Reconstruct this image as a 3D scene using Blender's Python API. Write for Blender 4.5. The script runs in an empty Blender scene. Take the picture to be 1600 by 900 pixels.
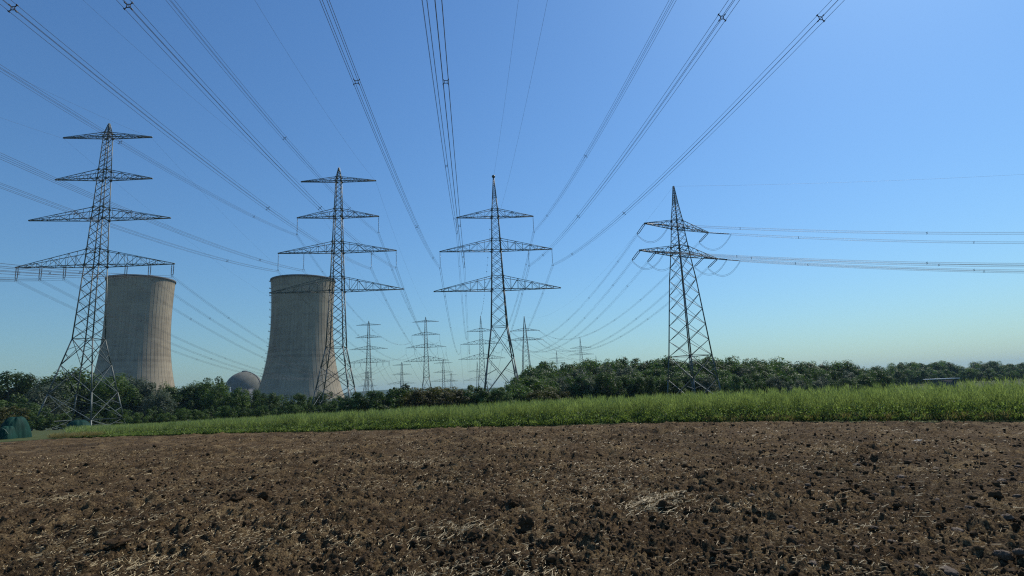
import bpy, math, random
import numpy as np
from mathutils import Matrix, Vector

rng = np.random.default_rng(11)
random.seed(11)
SC = bpy.context.scene
COL = SC.collection
R = math.radians

# ------------------------------------------------------------------ camera
CAM_Z = 1.7
FOC, PITCH, ROLL = 872.0, R(10.386), R(2.4698)          # focal length in 1600-px units
F = Vector((0, math.cos(PITCH), math.sin(PITCH)))
U0 = Vector((0, -math.sin(PITCH), math.cos(PITCH)))
UP = U0 * math.cos(ROLL) + Vector((1, 0, 0)) * math.sin(ROLL)
RT = Vector((1, 0, 0)) * math.cos(ROLL) - U0 * math.sin(ROLL)
cam = bpy.data.cameras.new('camera')
cam.sensor_width = 36.0
cam.lens = 36.0 * FOC / 1600.0
cam.clip_start = 0.1
cam.clip_end = 30000
camo = bpy.data.objects.new('camera', cam)
COL.objects.link(camo)
M = Matrix.Identity(4)
for i in range(3):
    M[i][0] = RT[i]; M[i][1] = UP[i]; M[i][2] = -F[i]
M[2][3] = CAM_Z
camo.matrix_world = M
SC.camera = camo


def ray(px, py):
    """direction of a photograph pixel, scaled to one metre of depth along +Y: (x/y, z/y)"""
    d = F + RT * ((px - 800) / FOC) - UP * ((py - 450) / FOC)
    return d.x / d.y, d.z / d.y


def at(px, Y, py=600):
    return ray(px, py)[0] * Y


# ------------------------------------------------------------------ light
SUN_AZ, SUN_EL = R(43), R(47)                           # azimuth clockwise from +Y
sd = Vector((math.sin(SUN_AZ) * math.cos(SUN_EL), math.cos(SUN_AZ) * math.cos(SUN_EL), math.sin(SUN_EL)))
sun = bpy.data.lights.new('sun', 'SUN')
sun.energy = 5.0
sun.angle = R(0.53)
sun.color = (1.0, 0.94, 0.84)
suno = bpy.data.objects.new('sun', sun)
suno.rotation_euler = sd.to_track_quat('Z', 'Y').to_euler()
suno.location = (40, 40, 200)
COL.objects.link(suno)

W = bpy.data.worlds.new('World')
SC.world = W
W.use_nodes = True
nt = W.node_tree
bg = nt.nodes['Background']
sky = nt.nodes.new('ShaderNodeTexSky')
sky.sky_type = 'NISHITA'
sky.sun_disc = False
sky.sun_elevation = SUN_EL
sky.sun_rotation = SUN_AZ
sky.altitude = 0
sky.air_density = 1.5
sky.dust_density = 0.5
sky.ozone_density = 2.0
wb = nt.nodes.new('ShaderNodeMix')                      # the camera's white balance on the whole sky
wb.data_type = 'RGBA'; wb.blend_type = 'MULTIPLY'; wb.inputs[0].default_value = 1.0
wb.inputs[7].default_value = (0.495, 0.800, 1.16, 1)
nt.links.new(sky.outputs[0], wb.inputs[6])
nt.links.new(wb.outputs[2], bg.inputs[0])
bg.inputs[1].default_value = 0.106

SC.view_settings.view_transform = 'Standard'
SC.view_settings.look = 'None'
SC.view_settings.exposure = -0.18
SC.view_settings.gamma = 1.0
SC.render.engine = 'CYCLES'
SC.cycles.use_denoising = False
SC.cycles.max_bounces = 6
SC.cycles.diffuse_bounces = 3
SC.cycles.transmission_bounces = 4
SC.cycles.transparent_max_bounces = 8
SC.cycles.volume_bounces = 0
SC.cycles.pixel_filter_type = 'BLACKMAN_HARRIS'
SC.cycles.filter_width = 1.2


# ------------------------------------------------------------------ helpers
def tag(o, label=None, cat=None, group=None, kind=None):
    if label: o['label'] = label
    if cat: o['category'] = cat
    if group: o['group'] = group
    if kind: o['kind'] = kind
    return o


def empty(name, loc=(0, 0, 0), rz=0.0, label=None, cat=None, group=None):
    o = bpy.data.objects.new(name, None)
    o.empty_display_size = 0.5
    o.location = loc
    o.rotation_euler = (0, 0, rz)
    COL.objects.link(o)
    return tag(o, label, cat, group)


def link(name, me, parent=None, mat=None):
    o = bpy.data.objects.new(name, me)
    COL.objects.link(o)
    if parent: o.parent = parent
    return o


def npmesh(name, V, faces, mat=None, smooth=False, cols=None, mats=None, midx=None):
    """faces: list of integer arrays (n,3) / (n,4)"""
    me = bpy.data.meshes.new(name)
    V = np.asarray(V, np.float32)
    faces = [np.asarray(f, np.int32) for f in faces if len(f)]
    me.vertices.add(len(V))
    me.vertices.foreach_set('co', V.ravel())
    nl = sum(f.size for f in faces)
    nf = sum(len(f) for f in faces)
    me.loops.add(nl)
    me.loops.foreach_set('vertex_index', np.concatenate([f.ravel() for f in faces]))
    me.polygons.add(nf)
    st, tot, c = [], [], 0
    for f in faces:
        k = f.shape[1]
        st.append(c + k * np.arange(len(f)))
        tot.append(np.full(len(f), k))
        c += f.size
    me.polygons.foreach_set('loop_start', np.concatenate(st).astype(np.int32))
    try:
        me.polygons.foreach_set('loop_total', np.concatenate(tot).astype(np.int32))
    except Exception:
        pass
    if smooth:
        me.polygons.foreach_set('use_smooth', np.ones(nf, bool))
    for m in (mats or ([mat] if mat else [])):
        me.materials.append(m)
    if midx is not None:
        me.polygons.foreach_set('material_index', np.asarray(midx, np.int32))
    if cols is not None:
        a = me.attributes.new('tone', 'FLOAT', 'POINT')
        a.data.foreach_set('value', np.asarray(cols, np.float32))
    me.update(calc_edges=True)
    return me


class MB:
    """collects boxes, bars, tubes and lathes into one mesh"""
    def __init__(s):
        s.v = []; s.q = []; s.t = []; s.n = 0

    def add(s, V, q=(), t=()):
        s.v.append(np.asarray(V, float))
        if len(q): s.q.append(np.asarray(q) + s.n)
        if len(t): s.t.append(np.asarray(t) + s.n)
        s.n += len(V)
        return s

    def box(s, c, d, rz=0.0):
        x, y, z = [k / 2 for k in d]
        V = np.array([[a * x, b * y, e * z] for e in (-1, 1) for b in (-1, 1) for a in (-1, 1)], float)
        if rz:
            ca, sa = math.cos(rz), math.sin(rz)
            V[:, :2] = V[:, :2] @ np.array([[ca, sa], [-sa, ca]])
        return s.add(V + np.array(c), [[0, 2, 3, 1], [4, 5, 7, 6], [0, 1, 5, 4], [2, 6, 7, 3], [0, 4, 6, 2], [1, 3, 7, 5]])

    def bar(s, a, b, w, w2=None):
        a = np.asarray(a, float); b = np.asarray(b, float)
        d = b - a; L = np.linalg.norm(d)
        if L < 1e-6: return s
        d /= L
        u = np.cross(d, [0, 0, 1.0])
        if np.linalg.norm(u) < 1e-3: u = np.array([1.0, 0, 0])
        u /= np.linalg.norm(u); v = np.cross(d, u)
        w2 = w if w2 is None else w2
        V = [a + (i * u + j * v) * w / 2 for i, j in ((-1, -1), (1, -1), (1, 1), (-1, 1))] + \
            [b + (i * u + j * v) * w2 / 2 for i, j in ((-1, -1), (1, -1), (1, 1), (-1, 1))]
        return s.add(V, [[0, 1, 5, 4], [1, 2, 6, 5], [2, 3, 7, 6], [3, 0, 4, 7], [3, 2, 1, 0], [4, 5, 6, 7]])

    def tube(s, P, r, n=4):
        P = np.asarray(P, float); m = len(P)
        r = np.broadcast_to(np.asarray(r, float), (m,))
        T = np.gradient(P, axis=0); T /= np.linalg.norm(T, axis=1)[:, None]
        ref = np.array([0, 0, 1.0]) if abs(T[:, 2]).mean() < 0.9 else np.array([1.0, 0, 0])
        A = np.cross(T, ref); A /= np.linalg.norm(A, axis=1)[:, None]
        B = np.cross(A, T)
        th = np.arange(n) * 2 * math.pi / n
        V = P[:, None] + r[:, None, None] * (A[:, None] * np.cos(th)[None, :, None] + B[:, None] * np.sin(th)[None, :, None])
        i = np.arange(m - 1)[:, None] * n; j = np.arange(n)[None]; k = (j + 1) % n
        q = np.stack([i + j, i + k, i + n + k, i + n + j], -1).reshape(-1, 4)
        return s.add(V.reshape(-1, 3), q)

    def lathe(s, prof, n=32, c=(0, 0, 0)):
        prof = np.asarray(prof, float); m = len(prof)
        th = np.arange(n) * 2 * math.pi / n
        V = np.stack([prof[:, 0:1] * np.cos(th), prof[:, 0:1] * np.sin(th), np.repeat(prof[:, 1:2], n, 1)], -1)
        i = np.arange(m - 1)[:, None] * n; j = np.arange(n)[None]; k = (j + 1) % n
        q = np.stack([i + j, i + k, i + n + k, i + n + j], -1).reshape(-1, 4)
        return s.add(V.reshape(-1, 3) + np.array(c), q)

    def mesh(s, name, mat, smooth=False):
        return npmesh(name, np.concatenate(s.v), ([np.concatenate(s.q)] if s.q else []) + ([np.concatenate(s.t)] if s.t else []), mat, smooth)

    def build(s, name, mat, parent=None, smooth=False):
        return link(name, s.mesh(name, mat, smooth), parent)


# ---- value noise
def hsh(i, j, seed):
    n = (i.astype(np.int64) * 374761393 + j.astype(np.int64) * 668265263 + seed * 974711) & 0xffffffff
    n = ((n ^ (n >> 13)) * 1274126177) & 0xffffffff
    n = (n ^ (n >> 16)) & 0xffffffff
    return (n & 0xffffff).astype(np.float64) / 0xffffff


def vnoise(x, y, seed=0):
    i = np.floor(x); j = np.floor(y)
    u = x - i; v = y - j
    u = u * u * (3 - 2 * u); v = v * v * (3 - 2 * v)
    a = hsh(i, j, seed); b = hsh(i + 1, j, seed); c = hsh(i, j + 1, seed); d = hsh(i + 1, j + 1, seed)
    return a + (b - a) * u + (c - a) * v + (a - b - c + d) * u * v


def fbm(x, y, seed=0, o=4):
    t = 0; a = 0.5
    for k in range(o):
        t = t + a * vnoise(x * 2 ** k + 17 * k, y * 2 ** k - 9 * k, seed + k); a *= 0.5
    return t


def lumps(x, y, cell, seed, dens=0.7):
    """height of irregular clods scattered one per cell (in units of the cell)"""
    X = x / cell; Y = y / cell
    X = X + 0.55 * (vnoise(X * 2.3, Y * 2.3, seed + 50) - 0.5)
    Y = Y + 0.55 * (vnoise(X * 2.3 + 40, Y * 2.3, seed + 51) - 0.5)
    i = np.floor(X); j = np.floor(Y); h = np.zeros_like(X)
    for a in (-1, 0, 1):
        for b in (-1, 0, 1):
            ci, cj = i + a, j + b
            px = ci + hsh(ci, cj, seed); py = cj + hsh(ci, cj, seed + 1)
            r = 0.25 + 0.5 * hsh(ci, cj, seed + 2)
            on = hsh(ci, cj, seed + 3) < dens
            d2 = ((X - px) ** 2 + (Y - py) ** 2) / (r * r)
            h = np.maximum(h, np.where(on & (d2 < 1), np.sqrt(np.maximum(0, 1 - d2)) * r, 0))
    return h * cell


# ------------------------------------------------------------------ terrain
EX = [-300, -60, -30, -18.5, -6.8, 5.5, 11, 16.2, 24, 60, 300]
EY = [70, 46, 35.5, 32.6, 29, 26, 22.9, 19.0, 15.5, 5, -40]


def edge(x):
    return np.interp(x, EX, EY)


def gz(x, y):
    x = np.asarray(x, float); y = np.asarray(y, float)
    d = np.maximum(0, y - edge(x))
    az = x / np.maximum(y, 1)
    s = np.interp(az, [-.85, -.3, 0, .35, .9], [.036, .031, .029, .024, .027])
    d = np.where(d < 6, d * d / 12, d - 3)
    return -s * np.minimum(d, 240)


def gz1(x, y):
    return float(gz(np.array([x]), np.array([y]))[0])


def soil_h(x, y, fine=True):
    wx = x + 0.05 * (vnoise(x * 9, y * 9, 201) - .5) + 0.02 * (vnoise(x * 27, y * 27, 203) - .5)
    wy = y + 0.05 * (vnoise(x * 9, y * 9, 202) - .5) + 0.02 * (vnoise(x * 27, y * 27, 204) - .5)
    h = 0.16 * (fbm(x * 0.25, y * 0.25, 3, 3) - 0.45)
    h = h + 0.10 * (fbm(x * 1.3, y * 1.3, 5, 4) - 0.45)
    m = np.clip(fbm(x * 0.6, y * 0.6, 8, 3) * 2.6 - 0.55, 0.2, 1.1)
    h = h + m * 0.36 * lumps(wx, wy, 0.38, 21, 0.32)
    h = h + m * 0.70 * lumps(wx, wy, 0.16, 31, 0.62)
    h = h + 0.95 * lumps(wx, wy, 0.075, 41, 0.75)
    if fine:
        h = h + 1.0 * lumps(wx, wy, 0.035, 61, 0.8)
        h = h + 0.022 * (vnoise(x * 40, y * 40, 71) - 0.5)
    return h - 0.06


# ------------------------------------------------------------------ materials
def mat_new(name):
    m = bpy.data.materials.new(name); m.use_nodes = True
    n = m.node_tree.nodes; n.clear()
    out = n.new('ShaderNodeOutputMaterial')
    return m, n, m.node_tree.links, out


def ramp(n, stops):
    r = n.new('ShaderNodeValToRGB')
    e = r.color_ramp.elements
    while len(e) < len(stops): e.new(0.5)
    for k, (p, c) in enumerate(stops):
        e[k].position = p; e[k].color = (*c, 1)
    return r


def noise(n, l, scale, detail=4, rough=0.55, vec=None, w=None):
    t = n.new('ShaderNodeTexNoise')
    t.inputs['Scale'].default_value = scale
    t.inputs['Detail'].default_value = detail
    t.inputs['Roughness'].default_value = rough
    if vec is not None: l.new(vec, t.inputs['Vector'])
    return t


def simple(name, stops, scale=3.0, rough=0.8, metal=0.0, bump=0.0, bscale=30, coord='Object', detail=5, spec=0.3):
    m, n, l, out = mat_new(name)
    b = n.new('ShaderNodeBsdfPrincipled')
    tc = n.new('ShaderNodeTexCoord')
    t = noise(n, l, scale, detail, 0.6, tc.outputs[coord])
    r = ramp(n, stops)
    l.new(t.outputs[0], r.inputs[0]); l.new(r.outputs[0], b.inputs['Base Color'])
    b.inputs['Roughness'].default_value = rough
    b.inputs['Metallic'].default_value = metal
    b.inputs['Specular IOR Level'].default_value = spec
    if bump:
        t2 = noise(n, l, bscale, 5, 0.6, tc.outputs[coord])
        bp = n.new('ShaderNodeBump'); bp.inputs['Strength'].default_value = bump
        l.new(t2.outputs[0], bp.inputs['Height']); l.new(bp.outputs[0], b.inputs['Normal'])
    l.new(b.outputs[0], out.inputs[0])
    return m


def leafmat(name, dark, light, trans=0.28, tint=0.25, rough=0.55, tcol=None):
    """leaf: diffuse + translucent + a little gloss; tone attribute and a per-object random vary the colour"""
    m, n, l, out = mat_new(name)
    at_ = n.new('ShaderNodeAttribute'); at_.attribute_name = 'tone'
    oi = n.new('ShaderNodeObjectInfo')
    ma = n.new('ShaderNodeMath'); ma.operation = 'MULTIPLY_ADD'
    l.new(oi.outputs['Random'], ma.inputs[0]); ma.inputs[1].default_value = tint
    l.new(at_.outputs['Fac'], ma.inputs[2])
    r = ramp(n, [(0.0, dark), (1.0 + tint if False else 1.0, light)])
    l.new(ma.outputs[0], r.inputs[0])
    d = n.new('ShaderNodeBsdfPrincipled')
    d.inputs['Roughness'].default_value = rough
    d.inputs['Specular IOR Level'].default_value = 0.15
    l.new(r.outputs[0], d.inputs['Base Color'])
    t = n.new('ShaderNodeBsdfTranslucent')
    mx = n.new('ShaderNodeMix'); mx.data_type = 'RGBA'; mx.blend_type = 'MULTIPLY'
    mx.inputs[0].default_value = 1.0
    l.new(r.outputs[0], mx.inputs[6]); mx.inputs[7].default_value = (*(tcol or (1.3, 1.5, 0.5)), 1)
    l.new(mx.outputs[2], t.inputs[0])
    s = n.new('ShaderNodeMixShader'); s.inputs[0].default_value = trans
    l.new(d.outputs[0], s.inputs[1]); l.new(t.outputs[0], s.inputs[2])
    l.new(s.outputs[0], out.inputs[0])
    return m


MAT = {}
MAT['steel'] = simple('painted_steel', [(0.3, (0.055, 0.074, 0.068)), (0.7, (0.125, 0.15, 0.138))], 0.8, 0.55, 0.1, spec=0.5)
MAT['wire'] = simple('weathered_aluminium', [(0.3, (0.05, 0.052, 0.055)), (0.7, (0.10, 0.10, 0.105))], 0.3, 0.6, 0.5)
MAT['insulator'] = simple('insulator_glaze', [(0.3, (0.03, 0.026, 0.024)), (0.7, (0.06, 0.05, 0.045))], 2, 0.3)
MAT['bark'] = simple('bark', [(0.3, (0.05, 0.04, 0.03)), (0.7, (0.12, 0.10, 0.08))], 6, 0.9, bump=0.4)
MAT['tarp'] = simple('tarpaulin', [(0.3, (0.004, 0.026, 0.019)), (0.7, (0.009, 0.048, 0.036))], 1.2, 0.7, bump=0.5, bscale=6, spec=0.1)
MAT['tarp_sheen'] = simple('tarpaulin_sheen', [(0.3, (0.03, 0.08, 0.06)), (0.7, (0.06, 0.12, 0.09))], 3, 0.5)  # paler green that paints the sheen on the folded tarpaulin
MAT['straw'] = simple('straw', [(0.3, (0.26, 0.19, 0.095)), (0.7, (0.58, 0.46, 0.25))], 40, 0.6, coord='Object')
MAT['stone'] = simple('field_stone', [(0.3, (0.065, 0.046, 0.032)), (0.7, (0.125, 0.092, 0.066))], 9, 0.85, bump=0.5, bscale=30)
MAT['pale_stone'] = simple('pale_field_stone', [(0.3, (0.22, 0.20, 0.165)), (0.7, (0.38, 0.35, 0.30))], 9, 0.85, bump=0.4, bscale=30)
MAT['white_paint'] = simple('white_sheet_roof', [(0.3, (0.62, 0.64, 0.64)), (0.7, (0.78, 0.79, 0.78))], 1, 0.45)
MAT['grey_wall'] = simple('grey_wall', [(0.3, (0.16, 0.165, 0.16)), (0.7, (0.24, 0.245, 0.24))], 0.8, 0.8)
MAT['dark_block'] = simple('dark_cladding', [(0.3, (0.05, 0.055, 0.06)), (0.7, (0.08, 0.085, 0.09))], 0.3, 0.7)
MAT['dome'] = simple('dome_concrete', [(0.3, (0.108, 0.104, 0.082)), (0.7, (0.158, 0.152, 0.12))], 0.12, 0.9, bump=0.2, bscale=0.6)
MAT['orange_marker'] = simple('dark_marker', [(0.3, (0.03, 0.03, 0.03)), (0.7, (0.06, 0.05, 0.05))], 3, 0.6)


def soil_material():
    m, n, l, out = mat_new('ploughed_soil')
    tc = n.new('ShaderNodeTexCoord'); P = tc.outputs['Object']
    b = n.new('ShaderNodeBsdfPrincipled'); b.inputs['Roughness'].default_value = 0.95
    b.inputs['Specular IOR Level'].default_value = 0.12
    a = noise(n, l, 0.35, 4, 0.6, P)
    ra = ramp(n, [(0.3, (0.050, 0.033, 0.017)), (0.7, (0.103, 0.069, 0.036))])
    l.new(a.outputs[0], ra.inputs[0])
    c = noise(n, l, 17, 8, 0.78, P)
    rc = ramp(n, [(0.36, (0.22, 0.20, 0.19)), (0.50, (0.85, 0.83, 0.81)), (0.64, (1.95, 1.88, 1.75))])  # soil grain; its strong contrast also paints shadow between the crumbs
    l.new(c.outputs[0], rc.inputs[0])
    mx = n.new('ShaderNodeMix'); mx.data_type = 'RGBA'; mx.blend_type = 'MULTIPLY'; mx.inputs[0].default_value = 1
    l.new(ra.outputs[0], mx.inputs[6]); l.new(rc.outputs[0], mx.inputs[7])
    # dry chaff flecks
    v = noise(n, l, 42, 6, 0.75, P)
    d = noise(n, l, 0.9, 4, 0.65, P)
    ad = n.new('ShaderNodeMath'); ad.operation = 'MULTIPLY_ADD'; ad.inputs[1].default_value = 0.55
    l.new(d.outputs[0], ad.inputs[0]); l.new(v.outputs[0], ad.inputs[2])
    rs = ramp(n, [(0.80, (0, 0, 0)), (0.88, (1, 1, 1))])
    l.new(ad.outputs[0], rs.inputs[0])
    m2 = n.new('ShaderNodeMix'); m2.data_type = 'RGBA'
    sc = n.new('ShaderNodeMath'); sc.operation = 'MULTIPLY'; sc.inputs[1].default_value = 0.6
    l.new(rs.outputs[0], sc.inputs[0]); l.new(sc.outputs[0], m2.inputs[0])
    l.new(mx.outputs[2], m2.inputs[6]); m2.inputs[7].default_value = (0.32, 0.23, 0.115, 1)
    l.new(m2.outputs[2], b.inputs['Base Color'])
    bp = n.new('ShaderNodeBump'); bp.inputs['Strength'].default_value = 1.0; bp.inputs['Distance'].default_value = 0.05
    t2 = noise(n, l, 34, 6, 0.75, P)
    l.new(t2.outputs[0], bp.inputs['Height']); l.new(bp.outputs[0], b.inputs['Normal'])
    l.new(b.outputs[0], out.inputs[0])
    return m


MAT['soil'] = soil_material()
MAT['clod'] = simple('soil_clod', [(0.36, (0.020, 0.0128, 0.007)), (0.64, (0.098, 0.063, 0.033))], 14, 0.95, bump=0.7, bscale=45, spec=0.1)
MAT['grass_ground'] = simple('rough_grass_ground', [(0.3, (0.035, 0.05, 0.015)), (0.7, (0.085, 0.095, 0.035))], 0.4, 0.95, detail=8, spec=0.1)
MAT['hill'] = simple('far_hill_forest', [(0.3, (0.04, 0.06, 0.03)), (0.7, (0.08, 0.10, 0.05))], 0.004, 0.95, spec=0.0)


def concrete_material():
    m, n, l, out = mat_new('tower_concrete')
    tc = n.new('ShaderNodeTexCoord')
    b = n.new('ShaderNodeBsdfPrincipled'); b.inputs['Roughness'].default_value = 0.9
    b.inputs['Specular IOR Level'].default_value = 0.15
    a = noise(n, l, 0.05, 6, 0.6, tc.outputs['Object'])
    # rain streaks: noise squeezed in height
    mp = n.new('ShaderNodeMapping'); mp.inputs['Scale'].default_value = (0.35, 0.35, 0.012)
    l.new(tc.outputs['Object'], mp.inputs[0])
    s = noise(n, l, 1.0, 6, 0.65, mp.outputs[0])
    # lift bands
    sp = n.new('ShaderNodeSeparateXYZ'); l.new(tc.outputs['Object'], sp.inputs[0])
    mz = n.new('ShaderNodeMath'); mz.operation = 'MULTIPLY'; mz.inputs[1].default_value = 1 / 3.0
    l.new(sp.outputs[2], mz.inputs[0])
    fl = n.new('ShaderNodeMath'); fl.operation = 'FLOOR'; l.new(mz.outputs[0], fl.inputs[0])
    wn = n.new('ShaderNodeTexWhiteNoise'); wn.noise_dimensions = '1D'; l.new(fl.outputs[0], wn.inputs['W'])
    ad = n.new('ShaderNodeMath'); ad.operation = 'MULTIPLY_ADD'; ad.inputs[1].default_value = 0.16
    l.new(wn.outputs[0], ad.inputs[0]); l.new(a.outputs[0], ad.inputs[2])
    ad2 = n.new('ShaderNodeMath'); ad2.operation = 'MULTIPLY_ADD'; ad2.inputs[1].default_value = 0.55
    l.new(s.outputs[0], ad2.inputs[0]); l.new(ad.outputs[0], ad2.inputs[2])
    r = ramp(n, [(0.56, (0.178, 0.146, 0.100)), (0.80, (0.285, 0.238, 0.168)), (0.92, (0.335, 0.283, 0.20))])
    l.new(ad2.outputs[0], r.inputs[0]); l.new(r.outputs[0], b.inputs['Base Color'])
    l.new(b.outputs[0], out.inputs[0])
    return m


MAT['concrete'] = concrete_material()
MAT['rib'] = simple('rib_concrete', [(0.3, (0.17, 0.138, 0.092)), (0.7, (0.235, 0.19, 0.128))], 0.1, 0.9)
MAT['rim'] = simple('rim_concrete', [(0.3, (0.09, 0.085, 0.075)), (0.7, (0.14, 0.13, 0.12))], 0.1, 0.9)
MAT['leaf_dark'] = leafmat('leaf_dark_green', (0.022, 0.040, 0.012), (0.090, 0.138, 0.042))
MAT['leaf_mid'] = leafmat('leaf_mid_green', (0.030, 0.056, 0.014), (0.105, 0.155, 0.042))
MAT['leaf_grey'] = leafmat('leaf_silver_green', (0.042, 0.060, 0.034), (0.14, 0.168, 0.115), 0.25, tcol=(1.1, 1.2, 0.8))
MAT['leaf_olive'] = leafmat('leaf_olive', (0.045, 0.045, 0.014), (0.12, 0.115, 0.035))
MAT['leaf_blue'] = leafmat('leaf_cool_green', (0.028, 0.052, 0.020), (0.112, 0.170, 0.064))
MAT['leaf_rust'] = leafmat('leaf_russet', (0.032, 0.034, 0.012), (0.085, 0.075, 0.028))
MAT['fern'] = leafmat('crop_fern', (0.105, 0.138, 0.056), (0.300, 0.345, 0.160), 0.48, 0.0, tcol=(1.15, 1.3, 0.65))
MAT['weed'] = leafmat('weed_leaf', (0.028, 0.056, 0.015), (0.29, 0.35, 0.13), 0.36, 0.0, tcol=(1.15, 1.3, 0.55))
MAT['flower'] = leafmat('pale_weed_flower', (0.36, 0.46, 0.20), (0.60, 0.66, 0.42), 0.5, 0.0, tcol=(1.1, 1.1, 0.8))
MAT['dry_grass'] = leafmat('dry_grass', (0.16, 0.15, 0.06), (0.34, 0.30, 0.15), 0.4, 0.0, tcol=(1.2, 1.1, 0.7))

# ------------------------------------------------------------------ ground
def polar(r0, r1, nr, a0, a1, na):
    r = np.exp(np.linspace(math.log(r0), math.log(r1), nr))
    a = np.linspace(a0, a1, na)
    rr, aa = np.meshgrid(r, a, indexing='ij')
    i = np.arange(nr - 1)[:, None] * na; j = np.arange(na - 1)[None]
    q = np.stack([i + j, i + j + 1, i + na + j + 1, i + na + j], -1).reshape(-1, 4)
    return rr, aa, q[:, ::-1]


# the wide sheet: soil in front of the edge, grass beyond it
rr, aa, q = polar(0.6, 9000, 130, -math.pi, math.pi, 241)
gx = rr * np.sin(aa); gy = rr * np.cos(aa)
zz = gz(gx, gy)
inside = (gy < edge(gx) + 2.5) & (np.abs(aa) < R(72.5)) & (rr > 2.7) & (rr < 44)
zz = np.where(inside, zz - 0.45, zz - 0.02)
fi = (gy < edge(gx) - 0.2).ravel()[q].all(1)
me = npmesh('ground', np.stack([gx, gy, zz], -1).reshape(-1, 3), [q], mats=[MAT['grass_ground'], MAT['soil']], smooth=True, midx=fi.astype(int))
tag(link('ground', me), kind='structure')

# the ploughed field in front, modelled down to its crumbs
rr, aa, q = polar(2.6, 44, 740, R(-74), R(74), 720)
gx = (rr * np.sin(aa)).ravel(); gy = (rr * np.cos(aa)).ravel()
d = gy - edge(gx)
hz = soil_h(gx, gy) * np.clip(1 - (d + 0.5) / 1.0, 0, 1) - np.clip(d, 0, 1.2) * 0.35
keep = (d < 1.5)[q].all(1)
me = npmesh('ploughed_field', np.stack([gx, gy, gz(gx, gy) + hz], -1), [q[keep]], MAT['soil'], smooth=False)
tag(link('ploughed_field', me), kind='structure')

# hills on the horizon
hx = np.linspace(-3400, 3400, 120)
hh = 14 + 34 * np.exp(-((hx + 900) / 700) ** 2) + 26 * fbm(hx / 500, hx * 0 + 3, 4, 4) - 0.000001 * hx * hx
rows = [(-900, 0.0), (-500, 0.45), (-200, 0.85), (0, 1.0), (300, 0.8), (900, 0)]
HV = np.array([[x, 4700 - abs(x) * 0.15 + dy, -8 + h * k] for dy, k in rows for x, h in zip(hx, hh)])
i = np.arange(len(rows) - 1)[:, None] * 120; j = np.arange(119)[None]
HQ = np.stack([i + j, i + j + 1, i + 121 + j, i + 120 + j], -1).reshape(-1, 4)
tag(link('hills', npmesh('hills', HV, [HQ], MAT['hill'], smooth=True)), kind='structure')

# ------------------------------------------------------------------ clods, stones, straw
def ico(sub):
    import bmesh
    bm = bmesh.new(); bmesh.ops.create_icosphere(bm, subdivisions=sub, radius=1)
    V = np.array([v.co[:] for v in bm.verts]); T = np.array([[v.index for v in f.verts] for f in bm.faces]); bm.free()
    return V, T


def lump_shape(sub, seed, rough=0.35, flat=0.7):
    V, T = ico(sub)
    r = np.random.default_rng(seed)
    k = r.normal(size=(7, 3)) * 2.2; ph = r.uniform(0, 6.28, 7)
    k2 = r.normal(size=(6, 3)) * 6
    f = 1 + rough * (np.sin(V @ k.T + ph)).mean(1) * 1.8 + rough * .5 * (np.sin(V @ k2.T)).mean(1) + r.normal(0, 0.05 + .12 * rough, len(V))
    cb = r.normal(size=(26, 3)); cb /= np.linalg.norm(cb, axis=1)[:, None]
    ang = np.arccos(np.clip(V @ cb.T, -1, 1)) / r.uniform(.3, .62, 26)
    f = f * (1 + .55 * rough * (np.sqrt(np.maximum(0, 1 - ang ** 2)).max(1) - .6))
    W_ = V * f[:, None]
    for c in r.normal(size=(3, 3)):
        c /= np.linalg.norm(c); h = W_ @ c; o = r.uniform(0.72, 0.95)
        W_ = W_ - np.where(h > o, h - o, 0)[:, None] * c * 0.7
    return W_ * np.array([1, 1, flat]), T


def field_z(x, y):
    return float((gz(np.array([x]), np.array([y])) + soil_h(np.array([x]), np.array([y]), True))[0])


clod_meshes = []
for k in range(10):
    V, T = lump_shape(4, 100 + k, 0.5, 0.85)
    clod_meshes.append(npmesh('clod', V, [T], MAT['clod'], smooth=False))
stone_meshes = []
for k in range(5):
    V, T = lump_shape(4, 300 + k, 0.20, 0.85)
    stone_meshes.append(npmesh('stone', V, [T], MAT['stone'], smooth=True))
pale_meshes = []
for k in range(3):
    V, T = lump_shape(2, 340 + k, 0.25, 0.45)
    pale_meshes.append(npmesh('stone', V, [T], MAT['pale_stone'], smooth=False))


def put_lump(px, py, w, meshes, name, label, cat, group=None, hr=1.0):
    """w: its width in the photograph's pixels"""
    a, b = ray(px, py)
    Y = -1.66 / b
    x = a * Y
    s = w / 2 * Y / FOC
    o = link(name, random.choice(meshes))
    o.location = (x, Y, field_z(x, Y) + s * 0.30)
    o.rotation_euler = (random.uniform(-.3, .3), random.uniform(-.3, .3), random.uniform(0, 6.28))
    o.scale = (s * random.uniform(.9, 1.1), s * random.uniform(.85, 1.1), s * hr)
    return tag(o, label, cat, group)


BIG = [(822, 815, 30, 1.25, 'dark pointed clod standing up from the middle of the field'),
       (1240, 840, 26, 1.0, 'round black clod near the right bottom of the ploughed field'),
       (1150, 870, 24, .9, 'dark clod at the lower right beside straw, in front of smaller crumbs'),
       (1075, 790, 34, .7, 'broad dark clod right of the yellow straw heap'),
       (800, 785, 22, .9, 'small dark clod just above the pointed clod'),
       (180, 857, 34, .6, 'flat dark clod at the left bottom of the field'),
       (55, 812, 20, .9, 'dark clod near the left border among straw'),
       (370, 775, 24, .8, 'left one of two dark clods in a row left of centre'),
       (414, 776, 26, .8, 'right one of two dark clods in a row left of centre'),
       (740, 832, 26, .9, 'dark clod left of the pointed clod, ringed by straw'),
       (1013, 852, 24, .8, 'dark clod below the yellow straw heap'),
       (1555, 770, 22, 1., 'brown clod near the right border of the field'),
       (1040, 790, 30, .9, 'dark clod under the yellow straw heap')]
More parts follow.
